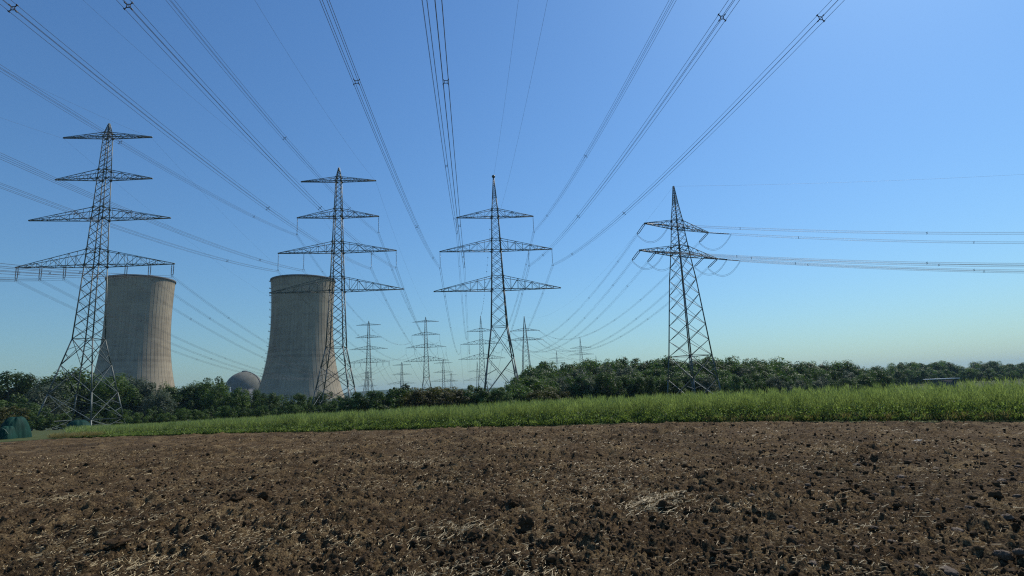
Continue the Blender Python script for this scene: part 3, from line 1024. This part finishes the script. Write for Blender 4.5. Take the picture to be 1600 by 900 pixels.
def strain_mesh(A, B):
    mb = MB(); A = np.asarray(A, float); B = np.asarray(B, float)
    d = (B - A); L = np.linalg.norm(d); d /= L; s = np.cross(d, [0, 0, 1]); s /= np.linalg.norm(s)
    for k in (-.25, .25):
        n = 20; P = []; rr2 = []
        for i in range(n):
            for f_, r_2 in ((0, .035), (.35, .095), (.6, .095), (.9, .035)):
                P.append(A + s * k + d * (L * .08 + L * .8 * (i + f_) / n)); rr2.append(r_2)
        mb.tube(P, rr2, 6)
        mb.bar(A, A + s * k + d * L * .08, .06); mb.bar(A + s * k + d * L * .88, B, .06)
    mb.bar(A + s * -.3 + d * L * .08, A + s * .3 + d * L * .08, .08); mb.bar(A + s * -.3 + d * L * .88, A + s * .3 + d * L * .88, .08)
    return mb


OFF4 = [(z1, -h1, 'left end of the upper arm'), (z1, h1, 'right end of the upper arm'), (z2, -h2, 'left end of the lower arm'), (z2, -h2 * .62, 'left inner point of the lower arm'), (z2, h2 * .62, 'right inner point of the lower arm'), (z2, h2, 'right end of the lower arm')]
SL = 5.6
a4 = PYL['angle']
inv = Matrix.Translation(Vector((P4[0], P4[1], B4))) @ Matrix.Rotation(YAW4, 4, 'Z')
inv = np.array(inv.inverted())
loc4 = lambda P: (np.c_[np.atleast_2d(P), np.ones(len(np.atleast_2d(P)))] @ inv.T)[:, :3]
for z, off, wh in OFF4:
    tip = C4 + np.array([0, 0, z]) + ax4 * off
    fr = off / (h1 if z == z1 else h2)
    tipf = CF + np.array([0, 0, z]) + axf * off
    endR = tip + DR * 320 + np.array([0, 0, -4.1])
    P = sag_curve(tip, endR, 12.7, 0, 1, 400)
    k = np.searchsorted(np.linalg.norm(P - tip, axis=1), SL); pR = P[k]
    strain_mesh(loc4(tip)[0], loc4(pR)[0]).build('strain_insulator', MAT['insulator'], a4)
    bundle(pR, endR, 12.7 * .965, 'wire bundle to right border from ' + wh + ', angle pylon', 'wire bundles from the angle pylon to the right', (.05, .17, .3, .43, .56, .69, .82), r=.018)
    P = sag_curve(tip, tipf, 15.63, 0, 1, 400)
    k = np.searchsorted(np.linalg.norm(P - tip, axis=1), SL); pL = P[k]
    strain_mesh(loc4(tip)[0], loc4(pL)[0]).build('strain_insulator', MAT['insulator'], a4)
    kf = len(P) - k
    span = np.linalg.norm(P[kf] - pL)
    bundle(pL, P[kf], 15.63 * (kf - k) ** 2 / 400 ** 2, 'sagging wire bundle going back from ' + wh + ', angle pylon', 'wire bundles from the angle pylon to the distance', (.06, .18, .3, .42, .54, .66, .78, .9), r=.018)
    # strain string of the far tower
    mb = strain_mesh(tipf, P[kf]); V = [v - np.array([F4[0], F4[1], b]) for v in mb.v]
    ca, sa = math.cos(-FY4), math.sin(-FY4)
    mb.v = [np.stack([v[:, 0] * ca - v[:, 1] * sa, v[:, 0] * sa + v[:, 1] * ca, v[:, 2]], -1) for v in V]
    mb.build('strain_insulator', MAT['insulator'], PYL['far_angle'])
    # jumper loop between the two strings
    t = np.linspace(0, 1, 24)[:, None]
    for o_ in (-.2, .2):
        J = pL + (pR - pL) * t; J[:, 2] -= (4 * 3.0 * t * (1 - t))[:, 0]
        J = J + np.array([0, 0, o_ * .8])
        mb = MB(); mb.tube(loc4(J), .03, 5); mb.build('jumper_loop', MAT['wire'], a4)
pk = C4 + np.array([0, 0, zp4])
earth(pk, pk + DR * 320 + np.array([0, 0, -1.0]), 8.5, 'thin earth wire from the peak of the angle pylon to the right border')
earth(pk, CF + np.array([0, 0, zp4]), 12.0, 'thin earth wire from the peak of the angle pylon to the distant pylons')

# ---- pylons farther off
def far_pylon(loc, dz, key, label, yaw=YAW, sc=1.0):
    base = gz1(loc[0], loc[1]) - .1
    if key == 'angle':
        za, hs, zp = [z1, z2], [h1, h2], zp4
    else:
        za, hs, zp = LINES[key]['za'], LINES[key]['h'], LINES[key]['zp']
    za = [z * sc + dz - base for z in za]; zp = zp * sc + dz - base
    n = len(za); rises = {4: [1.2, 2.2, 2.7, 3.7], 3: [2.3, 3.2, 3.7], 2: [1.9, 2.1]}[n]
    zw_ = max(2.5, za[-1] - 12.5)
    keys = head_keys(za, zp, zw_, 4.2, 1.5)
    return pylon((loc[0], loc[1], base), yaw, keys, [(0, 9), (zw_ * .5, 6.5), (zw_, 4.2)], [(za[k], hs[k] * sc, rises[k] * sc, 5) for k in range(n)], zp, label, False, FG, ratio=.8, lw=.34)


far_pylon((-126.6, 627.3), -30.85, 'left', 'small far pylon between the two left distant pylons, low over the shrubs')
far_pylon((-79.7, 622.5), -25.25, 'second', 'small far pylon just right of the taller distant pylon, its peak lowest')
far_pylon((-43.8, 647.1), -24.9, 'centre', 'small far pylon half hidden behind the distant three-armed pylon')
far_pylon((69.0, 585.8), 2.3, 'angle', 'far two-armed pylon rising above the forest top right of centre', yaw=-.1)
far_pylon((59.1, 796.8), 3.7, 'angle', 'small far pylon peeking over the left end of the forest', yaw=-.1)
far_pylon((129.5, 900.0), 4.0, 'angle', 'faint smallest pylon over the forest, right of the others', yaw=-.1, sc=.92)
far_pylon((-103.0, 900.0), -30.0, 'second', 'tiny far pylon right behind the small far pylon of the second line')
far_pylon((-236.0, 900.0), -27.0, 'left', 'tiny far pylon directly behind the distant pylon nearest the cooling tower')

# spans between the distant pylons, two wires each
def far_span(a, b_, da, db, key, who):
    L_ = LINES[key]
    for q_, (ai, off, wh) in enumerate(HANG[key]):
        A = np.array([a[0], a[1], L_['za'][ai] - L_['il'] + da]) + AX * off; B = np.array([b_[0], b_[1], L_['za'][ai] - L_['il'] + db]) + AX * off
        bundle(A, B, 7.0, 'faint wire pair beyond the ' + wh + ', ' + who, 'faint wires between the distant pylons', (), four=False, r=.03)


far_span(FARP['left'][:2], (-126.6, 627.3), FARP['left'][2], -30.85, 'left', 'distant left pylon')
far_span(FARP['second'][:2], (-79.7, 622.5), FARP['second'][2], -25.25, 'second', 'distant second pylon')
far_span(FARP['centre'][:2], (-43.8, 647.1), FARP['centre'][2], -24.9, 'centre', 'distant central pylon')
for z, off, wh in OFF4:
    A = CF + np.array([0, 0, z]) + axf * off; B = np.array([69.0, 585.8, z + 2.3 - 3]) + np.array([.995, -.1, 0]) * off
    bundle(A, B, 8.0, 'faint wire pair beyond the ' + wh + ', distant two-armed pylon', 'faint wires between the distant pylons', (), four=False, r=.03)

# ------------------------------------------------------------------ power station
PROF = [(0, 49.5), (8, 46.5), (14, 44.3), (28, 40.2), (45, 36.6), (60, 34.3), (75, 32.9), (90, 32.2), (105, 32.1), (120, 32.5), (132, 33.0), (143, 33.6)]


def prof_r(z):
    zs = [p[0] for p in PROF]; rs = [p[1] for p in PROF]
    # smooth cubic through the points
    c = np.polyfit(zs, rs, 5)
    return np.polyval(c, z)


RIB = None


def cooling_tower(loc, sc, label, rz=0.0, ladder=None, wide=1.0):
    global RIB
    T = empty('cooling_tower', loc, rz, label, 'cooling tower', 'cooling towers of the power station')
    T.scale = (sc * wide, sc * wide, sc)
    zs = np.linspace(9, 143, 46)
    outer = [(prof_r(z), z) for z in zs]; inner = [(prof_r(z) - .9, z) for z in zs[::-1]]
    mb = MB(); mb.lathe(outer + inner + [outer[0]], 128); mb.build('shell', MAT['concrete'], T, True)
    mb = MB(); rt = prof_r(143); mb.lathe([(rt - 1.2, 141.6), (rt + .9, 141.6), (rt + .9, 143.3), (rt - 1.2, 143.3), (rt - 1.2, 141.6)], 128); mb.build('rim', MAT['rim'], T)
    if RIB is None:
        mb = MB(); P = [(prof_r(z) + .02, 0, z) for z in np.linspace(10, 141, 30)]
        V = []
        for p in P:
            V += [(p[0] - .3, -.16, p[2]), (p[0] + .09, -.10, p[2]), (p[0] + .09, .10, p[2]), (p[0] - .3, .16, p[2])]
        q = [[4 * i + k, 4 * i + (k + 1) % 4, 4 * i + 4 + (k + 1) % 4, 4 * i + 4 + k] for i in range(29) for k in range(4)]
        mb.add(V, q); RIB = mb.mesh('rib', MAT['concrete'])
    for k in range(56):
        o = link('rib', RIB, T); o.rotation_euler = (0, 0, 2 * math.pi * k / 56)
    colm = None
    for k in range(40):
        if colm is None:
            mb = MB(); r0, r1 = prof_r(0) + .6, prof_r(9) - .4
            for s in (-1, 1):
                mb.bar((r0 * math.cos(0), s * 0, 0), (r1 * math.cos(math.pi / 40), s * r1 * math.sin(math.pi / 40), 9.3), .9)
            colm = mb.mesh('support_column', MAT['rim'])
        o = link('support_column', colm, T); o.rotation_euler = (0, 0, 2 * math.pi * k / 40)
    if ladder is not None:
        mb = MB()
        zl = np.linspace(12, 143, 40)
        for da in (-.012, .012):
            mb.tube([((prof_r(z) + .5) * math.cos(ladder + da), (prof_r(z) + .5) * math.sin(ladder + da), z) for z in zl], .09, 4)
        Ld = mb.build('access_ladder', MAT['steel'], T)
        for z in np.linspace(20, 141, 16):
            mb = MB(); r = prof_r(z) + .9
            mb.box((r * math.cos(ladder), r * math.sin(ladder), z), (2.2, 2.6, .3), ladder)
            for s in (-1, 1):
                mb.bar(((r + 1) * math.cos(ladder) - s * 1.2 * math.sin(ladder), (r + 1) * math.sin(ladder) + s * 1.2 * math.cos(ladder), z), ((r + 1) * math.cos(ladder) - s * 1.2 * math.sin(ladder), (r + 1) * math.sin(ladder) + s * 1.2 * math.cos(ladder), z + 1.4), .18)
            mb.build('platform', MAT['grey_wall'], Ld)
    return T


cooling_tower((-415.3, 612.0, -8.3), 1.041, 'left concrete cooling tower behind the tallest pylon at the left', wide=.932)
cooling_tower((-238.4, 626.0, -8.0), 1.002, 'right concrete cooling tower with a ladder on its left side, behind the second pylon', ladder=math.atan2(-.40, -.92), wide=1.02)

T = empty('reactor_building', (at(382, 950, 590), 950, -8), 0, 'domed concrete reactor building between the cooling towers', 'building')
rd = 29.5; hc = 31.0
mb = MB(); mb.lathe([(rd, 0), (rd, hc)], 64); mb.build('drum_wall', MAT['dome'], T, True)
mb = MB(); mb.lathe([(rd * math.cos(a), hc + rd * .98 * math.sin(a)) for a in np.linspace(0, math.pi / 2 - .01, 18)], 64); dm = mb.build('dome', MAT['dome'], T, True)
mb = MB(); mb.lathe([(4.0, 0), (4.6, .2), (4.6, 1.8), (0.1, 2.2)], 16, (0, 0, hc + rd * .97)); mb.build('roof_lantern', MAT['grey_wall'], dm)
mb = MB(); mb.tube([((rd + .4) * math.cos(a), -3, hc + (rd + .4) * .98 * math.sin(a)) for a in np.linspace(.1, 1.35, 14)], .5, 4); mb.build('roof_stair', MAT['dark_block'], dm)
mb = MB(); mb.box((16, -40, 15.0), (30, 20, 30)); mb.box((16, -40, 30.4), (31, 21, .8)); mb.build('annex', MAT['dark_block'], T)
mb = MB(); mb.box((-36, -6, 16.5), (12, 20, 33)); mb.build('stair_block', MAT['dark_block'], T)
mb = MB(); mb.tube([(3, -52, 0), (3, -52, 34)], .8, 8); mb.box((3, -52, 27), (5, 2, 1.2)); mb.build('vent_pipe', MAT['white_paint'], T)

# ------------------------------------------------------------------ tarpaulins and shed
def drape(mb, c, rx, ry, h, folds, ph, sharp=.35, n=72, m=16):
    th = np.linspace(0, 2 * math.pi, n, endpoint=False)
    V = []
    for k in range(m):
        u = k / (m - 1)
        rad = u ** .8
        z = h * (1 - u ** 2.6) if k < m - 1 else -0.12
        w_ = lambda k_, p_: np.cos(k_ * th + p_ * ph * 2.7 + 1.9 * p_)
        f = 1 + u * (.055 * w_(3, 1) + .045 * w_(folds - 2, 2) + .035 * np.abs(w_(folds, 3)) + .03 * w_(13, 4) + .02 * w_(22, 5))
        zz_ = z + h * u * (1 - u) * (.16 * w_(2, 6) + .12 * w_(5, 7) + .08 * w_(9, 8))
        V.append(np.stack([c[0] + rx * rad * f * np.cos(th), c[1] + ry * rad * f * np.sin(th), c[2] + zz_], -1))
    V = np.concatenate(V)
    i = np.arange(m - 1)[:, None] * n; j = np.arange(n)[None]; k = (j + 1) % n
    q = np.stack([i + j, i + n + j, i + n + k, i + k], -1).reshape(-1, 4)
    mb.add(V, q)


Yt = 37.6; xt = at(2, Yt, 670); zt = gz1(xt, Yt)
T = empty('covered_pile', (xt, Yt, zt), 0, 'pile under a shiny dark green tarpaulin at the left border of the field', 'tarpaulin', 'tarpaulin covered piles')
mb = MB(); drape(mb, (0.42, .5, 0), .80, .95, 1.34, 9, .4); mb.build('tarpaulin', MAT['tarp'], T, True)
mb = MB(); drape(mb, (-.45, -.3, 0), .7, .7, .84, 8, 1.1); drape(mb, (.62, -.2, 0), .52, .65, .8, 7, 2.3); drape(mb, (-1.9, .2, 0), 1.1, .9, 1.05, 8, .2); mb.build('tarpaulin', MAT['tarp'], T, True)
for c_, rx_, hh_ in (((-.45, -.82, 0), .5, .74), ((.62, -.72, 0), .4, .70)):
    mb = MB(); tt = np.linspace(-1, 1, 18)
    mb.tube(np.stack([c_[0] + rx_ * tt, c_[1] + .12 * tt ** 2, hh_ * (1 - .55 * np.abs(tt) ** 2.2)], -1), .03, 5); mb.build('fold_sheen_line', MAT['tarp_sheen'], T, True)  # added tubes, their lighter colour imitates sheen along the lobe folds
Yt = 82.0; xt = at(122, Yt, 670); zt = gz1(xt, Yt)
T = empty('covered_pile', (xt, Yt, zt), 0, 'low dark green tarpaulin dome under the legs of the left pylon', 'tarpaulin', 'tarpaulin covered piles')
mb = MB(); drape(mb, (0, 0, 0), 1.7, 1.4, 1.25, 5, .7); mb.build('tarpaulin', MAT['tarp'], T, True)

Ys = 170.0; xs = at(1471, Ys, 593); zs_ = 1.7 + ray(1471, 592)[1] * Ys
gs = gz1(xs, Ys)
T = empty('field_shed', (xs, Ys, gs), R(-6), 'low shed with a long white roof in front of the forest at the right', 'shed')
hs_ = max(1.6, zs_ - gs)
mb = MB(); mb.box((0, 0, (hs_ - .2) / 2 - .3), (6.4, 3.4, hs_ + .1)); mb.build('wall', MAT['dark_block'], T)
mb = MB()
for k in range(22):
    mb.box((-3.73 + .355 * k, 0, hs_ + (.02 if k % 2 else .0)), (.345, 4.0, .22 if k % 2 else .17))
mb.build('roof', MAT['white_paint'], T)
for k in (-2.3, -.8, .8, 2.3):
    mb = MB(); mb.box((k, -1.75, hs_ / 2 - .3), (.9, .08, 1.0)); mb.build('window', MAT['dark_block'], T)

# ------------------------------------------------------------------ trees
def crown_mesh(name, seed, h, w, base, nleaf, leaf, mat, nclump=46, ragged=.25, cr=.24):
    r = np.random.default_rng(seed)
    # clump centres through an uneven egg
    d = r.normal(size=(nclump, 3)); d /= np.linalg.norm(d, axis=1)[:, None]
    rad = r.uniform(.30, .95, nclump) ** .5
    k3 = r.normal(size=(4, 3)) * 1.6; ph = r.uniform(0, 6.28, 4)
    lump = 1 + ragged * np.sin(d @ k3.T + ph).mean(1) * 1.8
    c = d * (rad * lump)[:, None]
    c[:, 2] = np.where(c[:, 2] < -.75, -.75 + .2 * (c[:, 2] + .75), c[:, 2])
    zc = (h + base) / 2; hz_ = (h - base) / 2
    cs_ = r.uniform(.65, 1.3, nclump) * cr * 1.12
    idx = r.integers(0, nclump, nleaf)
    u = r.normal(size=(nleaf, 3)); u /= np.linalg.norm(u, axis=1)[:, None]
    rr_ = (0.62 + .42 * r.random(nleaf) ** .6)[:, None]
    stray = r.random(nleaf) < .05; rr_[stray] *= 1.2
    p = c[idx] + u * rr_ * cs_[idx][:, None]
    P = p * np.array([w / 2 * .86, w / 2 * .86, hz_ * .88]) + np.array([0, 0, zc])
    zq = np.percentile(P[:, 2], [0.5, 99.7]); P[:, 2] = base + (P[:, 2] - zq[0]) * (h - base) / (zq[1] - zq[0])
    P[:, :2] *= (w / 2) / np.percentile(np.hypot(P[:, 0], P[:, 1]), 97)
    nrm = u + r.normal(0, .38, (nleaf, 3)) + np.array([0, 0, .2]); nrm /= np.linalg.norm(nrm, axis=1)[:, None]
    a = np.cross(nrm, r.normal(size=(nleaf, 3))); a /= np.linalg.norm(a, axis=1)[:, None]
    b = np.cross(nrm, a)
    s = (leaf * r.uniform(.6, 1.3, nleaf))[:, None]
    V = np.stack([P - a * s, P - b * s * .7, P + a * s, P + b * s * .7], 1).reshape(-1, 3)
    ct = np.clip(r.normal(.42, .22, nclump), 0, 1)
    tone = np.clip(ct[idx] + r.normal(0, .12, nleaf), 0, 1)
    return npmesh(name, V, [np.arange(4 * nleaf).reshape(-1, 4)], mat, cols=np.repeat(tone, 4))


def trunk_mesh(seed, h, w, base, r0):
    r = np.random.default_rng(seed); mb = MB()
    top = h * .72
    P = [(0, 0, -.6)]
    for k in range(1, 7):
        P.append((P[-1][0] + r.normal(0, .012 * h), P[-1][1] + r.normal(0, .012 * h), top * k / 6))
    mb.tube(P, np.linspace(r0, r0 * .25, 7), 7)
    for k in range(7):
        t = r.uniform(.35, .95); i = min(5, int(t * 6)); p = np.array(P[i])
        a = r.uniform(0, 6.28); L = w * r.uniform(.25, .42)
        q_ = p + np.array([math.cos(a) * L, math.sin(a) * L, L * r.uniform(.5, 1.1)])
        mid = (p + q_) / 2 + np.array([0, 0, -.08 * L])
        mb.tube([p, mid, q_], [r0 * .4, r0 * .25, r0 * .08], 5)
    return mb.mesh('trunk', MAT['bark'], True)


KIND = {}


def kind(key, n, h, w, base, nleaf, leaf, mat, **kw):
    KIND[key] = [(crown_mesh('crown', hash_seed + k, h, w, base, nleaf, leaf, MAT[mat], **kw), trunk_mesh(hash_seed + k, h, w, base, h * .022), h) for k in range(n)]


hash_seed = 1000; kind('broad', 4, 14, 11, 1.2, 9500, .225, 'leaf_dark', nclump=60)
hash_seed = 2000; kind('mid', 3, 13, 10, 1.0, 9500, .215, 'leaf_mid', nclump=60)
hash_seed = 3000; kind('silver', 3, 14, 10, 1.0, 11000, .20, 'leaf_grey', nclump=70, cr=.25, ragged=.25)
hash_seed = 4000; kind('cool', 4, 13, 11, 1.0, 9000, .235, 'leaf_blue', nclump=55)
hash_seed = 5000; kind('shrub', 3, 5, 5.2, .1, 6000, .125, 'leaf_mid', nclump=44)
hash_seed = 6000; kind('dark_shrub', 2, 5, 5.2, .1, 6000, .125, 'leaf_dark', nclump=44)
hash_seed = 7000; kind('olive_shrub', 2, 5, 5.4, .1, 6000, .125, 'leaf_olive', nclump=44)
hash_seed = 8000; kind('russet_shrub', 2, 5, 5.0, .1, 6000, .125, 'leaf_rust', nclump=44)


def tree(px, top, Y, k, label, cat='tree', group=None, wmul=1.0, name=None):
    a, b = ray(px, top)
    x = a * Y; g = gz1(x, Y)
    h = 1.7 + b * Y - g
    cm, tm, h0 = random.choice(KIND[k])
    s = h / h0
    T = empty(name or ('shrub' if 'shrub' in k else 'tree'), (x, Y, g), random.uniform(0, 6.28), label, cat, group)
    sw = s * wmul * random.uniform(1.05, 1.25)
    T.scale = (sw, sw, s)
    c = link('crown', cm, T); t = link('trunk', tm, T)
    return T


LEFT = [(-28, 588, 172, 'broad', 'dark green tree cut by the left border'),
        (14, 582, 168, 'broad', 'tall dark green tree at the left border behind the tarpaulin pile'),
        (44, 592, 176, 'silver', 'silvery green tree second from the left border'),
        (72, 600, 160, 'silver', 'grey willow-like tree left of the left pylon legs'),
        (93, 582, 174, 'broad', 'dark tree seen through the left pylon, left half'),
        (120, 577, 178, 'mid', 'tall green tree right behind the middle of the left pylon'),
        (150, 590, 182, 'broad', 'dark tree seen through the right half of the left pylon'),
        (182, 586, 170, 'mid', 'green tree just right of the left pylon legs'),
        (206, 588, 182, 'silver', 'tall silvery tree in front of the left cooling tower middle'),
        (232, 594, 176, 'silver', 'grey-leaved tree in front of the right edge of the left cooling tower'),
        (250, 612, 160, 'silver', 'lower silvery tree at the right foot of the left cooling tower'),
        (270, 600, 186, 'broad', 'dark rounded tree right of the left cooling tower'),
        (292, 599, 178, 'broad', 'dark tree with an even top halfway to the dome'),
        (314, 598, 184, 'broad', 'dark tree left of the highest treetop'),
        (330, 590, 180, 'mid', 'highest green treetop left of the dome'),
        (346, 600, 172, 'broad', 'dark tree just left of the dome'),
        (372, 607, 168, 'mid', 'lighter green tree in front of the dome'),
        (398, 609, 176, 'broad', 'dark tree right of the dome'),
        (420, 614, 170, 'broad', 'dark tree at the left foot of the right cooling tower'),
        (442, 617, 180, 'mid', 'green tree before the left part of the right cooling tower'),
        (464, 615, 172, 'broad', 'dark tree before the middle of the right cooling tower'),
        (486, 620, 182, 'mid', 'green tree left of the second pylon legs'),
        (508, 612, 176, 'broad', 'rounded tree behind the second pylon legs'),
        (530, 618, 184, 'mid', 'tree behind the right leg of the second pylon')]
for px, tp, Y, k, lb in LEFT:
    tree(px, tp, Y, k, lb, wmul=1.05)
SHR = [(6, 636, 120, 'olive_shrub', 'yellow-green bush behind the tarpaulin pile'), (46, 644, 128, 'shrub', 'green bush right of the tarpaulin pile'), (28, 624, 140, 'dark_shrub', 'dark bush above the tarpaulin pile'),
       (68, 646, 118, 'dark_shrub', 'dark bush at the left foot of the left pylon'), (100, 646, 140, 'shrub', 'green bush between the left pylon legs'), (140, 646, 142, 'dark_shrub', 'dark bush under the left pylon middle'),
       (188, 640, 132, 'shrub', 'light green bush right of the left pylon'), (213, 645, 126, 'shrub', 'bright bush second right of the left pylon'), (236, 636, 138, 'dark_shrub', 'dark bush below the silvery trees'),
       (258, 645, 130, 'shrub', 'light bush below the dark rounded tree'), (284, 638, 134, 'mid', 'light green young tree in the hedge left of centre'), (305, 640, 128, 'shrub', 'light green bush below the highest treetop'),
       (330, 636, 136, 'dark_shrub', 'dark bush left of the dome foot'), (356, 634, 128, 'shrub', 'green bush below the dome'), (384, 636, 134, 'dark_shrub', 'dark bush right below the dome'),
       (410, 634, 128, 'shrub', 'green bush at the left foot of the right cooling tower'), (436, 634, 136, 'dark_shrub', 'dark bush before the right cooling tower, left'), (462, 632, 130, 'shrub', 'green bush before the right cooling tower, middle'),
       (490, 632, 132, 'dark_shrub', 'dark bush left of the second pylon foot'), (515, 628, 138, 'shrub', 'green bush inside the second pylon foot')]
for px, tp, Y, k, lb in SHR:
    tree(px, tp, Y, k, lb, 'bush', wmul=1.25, name='bush')
ROW = [(556, 616, 118, 'dark_shrub', 'dark bush right of the second pylon foot'), (578, 611, 122, 'shrub', 'bush left of the gap to the far hills'), (600, 613, 116, 'dark_shrub', 'low dark bush below the far hills'),
       (622, 607, 120, 'shrub', 'bush left of the round hedge top'), (633, 602, 126, 'dark_shrub', 'round dark hedge top between the distant pylons'), (652, 610, 116, 'russet_shrub', 'brownish bush below the distant second pylon'),
       (670, 605, 122, 'olive_shrub', 'yellow-olive bush right of the distant second pylon'), (690, 606, 118, 'olive_shrub', 'olive bush below the small far pylon'), (706, 611, 114, 'russet_shrub', 'russet dark bush left of the central pylon'),
       (724, 603, 122, 'dark_shrub', 'dark bush left of the distant three-armed pylon foot'), (742, 606, 116, 'dark_shrub', 'dark bush at the left leg of the central pylon'), (760, 610, 120, 'cool', 'cool green bush inside the central pylon legs'),
       (780, 606, 118, 'cool', 'cool green bush under the central pylon'), (800, 597, 124, 'cool', 'cool green bush at the right leg of the central pylon'), (822, 590, 132, 'shrub', 'light-tipped bush at the left end of the forest'),
       (850, 606, 112, 'olive_shrub', 'olive bush below the left end of the forest'), (880, 612, 114, 'russet_shrub', 'brownish bush before the forest, left part')]
for px, tp, Y, k, lb in ROW:
    tree(px, tp, Y, k, lb, 'bush', wmul=1.35, name='bush')
# the forest on the right: skyline, then lower trees in front
TOPX = [800, 826, 850, 900, 960, 1030, 1100, 1170, 1210, 1250, 1300, 1330, 1360, 1400, 1450, 1520, 1560, 1600, 1700]
TOPY = [588, 573, 567, 567, 561, 562, 557, 560, 559, 566, 567, 568, 571, 570, 567, 568, 566, 568, 568]
DEP = [170, 175, 180, 190, 200, 205, 210, 215, 225, 240, 255, 270, 290, 400, 470, 480, 490, 500, 520]
def zone(px):
    for lim, w in ((880, 'at the left end of the forest'), (950, 'below the far two-armed pylon'), (1040, 'left of the angle pylon'), (1122, 'behind the angle pylon'), (1200, 'just right of the angle pylon'),
                   (1300, 'farther right of the angle pylon'), (1375, 'left of the white-roofed shed'), (1440, 'above the left end of the white-roofed shed'), (1520, 'above the white-roofed shed'), (9999, 'at the right border')):
        if px < lim: return w


px = 812.0
G1, G2, G3 = 'trees along the top of the forest', 'trees in the forest front', 'trees of the far forest at the right'
while px < 1680:
    tp = np.interp(px, TOPX, TOPY); Y = np.interp(px, TOPX, DEP)
    farw = px > 1375
    k = random.choice(['broad', 'cool', 'cool', 'mid', 'broad'])
    tree(px, tp + random.uniform(-3, 6), Y + random.uniform(-8, 12), k if not farw else 'cool',
         ('bluish distant treetop of the far forest ' if farw else 'dark broadleaf tree on the forest top line, ') + zone(px), 'tree', G3 if farw else G1)
    px += random.uniform(11, 17) if not farw else random.uniform(7, 11)
px = 830.0
while px < 1400:
    tp = np.interp(px, TOPX, TOPY)
    for rowf, dy, dyy in ((.88, 12, 5), (.76, 22, 6), (.66, 31, 5)):
        Y = np.interp(px, TOPX, DEP) * rowf
        q_ = px + random.uniform(-8, 8)
        if tp + dy > 612: continue
        k = random.choice(['broad', 'cool', 'silver', 'cool', 'mid', 'broad'])
        tree(q_, tp + dy + random.uniform(-dyy, dyy), max(Y, 148) + random.uniform(-6, 6), k, ('grey-green tree in the ' if k == 'silver' else 'dark green tree in the ') + {.88: 'upper', .76: 'middle', .66: 'lower'}[rowf] + ' forest front ' + zone(q_), 'tree', G2 + (' with grey leaves' if k == 'silver' else ''))
    px += random.uniform(16, 22)
tree(1118 + 60, 585, 160, 'cool', 'lighter rounded tree in the forest right of the angle pylon', wmul=1.1)
tree(1372, 578, 200, 'broad', 'dark rounded tree clump left of the white-roofed shed')
tree(1348, 584, 196, 'broad', 'dark tree left of the rounded clump near the shed')
tree(1255, 590, 190, 'dark_shrub', 'very dark low tree at the forest foot right of centre', name='tree')
px = 1395.0
while px < 1680:
    tree(px, 578 + random.uniform(-3, 4), 380 + random.uniform(-20, 20), 'cool', 'bluish lower tree before the far forest ' + zone(px), 'tree', 'lower trees before the far forest')
    px += random.uniform(9, 14)

# ------------------------------------------------------------------ haze
hm, n, l, out = mat_new('haze_air')
pv = n.new('ShaderNodeVolumePrincipled')
pv.inputs['Color'].default_value = (0.50, 0.77, 1.0, 1)
pv.inputs['Density'].default_value = 0.00007
pv.inputs['Anisotropy'].default_value = 0.0
l.new(pv.outputs[0], out.inputs['Volume'])
mb = MB(); mb.box((0, 0, 65), (20000, 20000, 170))
tag(mb.build('haze', hm), 'thin pale summer haze', None, None, 'stuff')
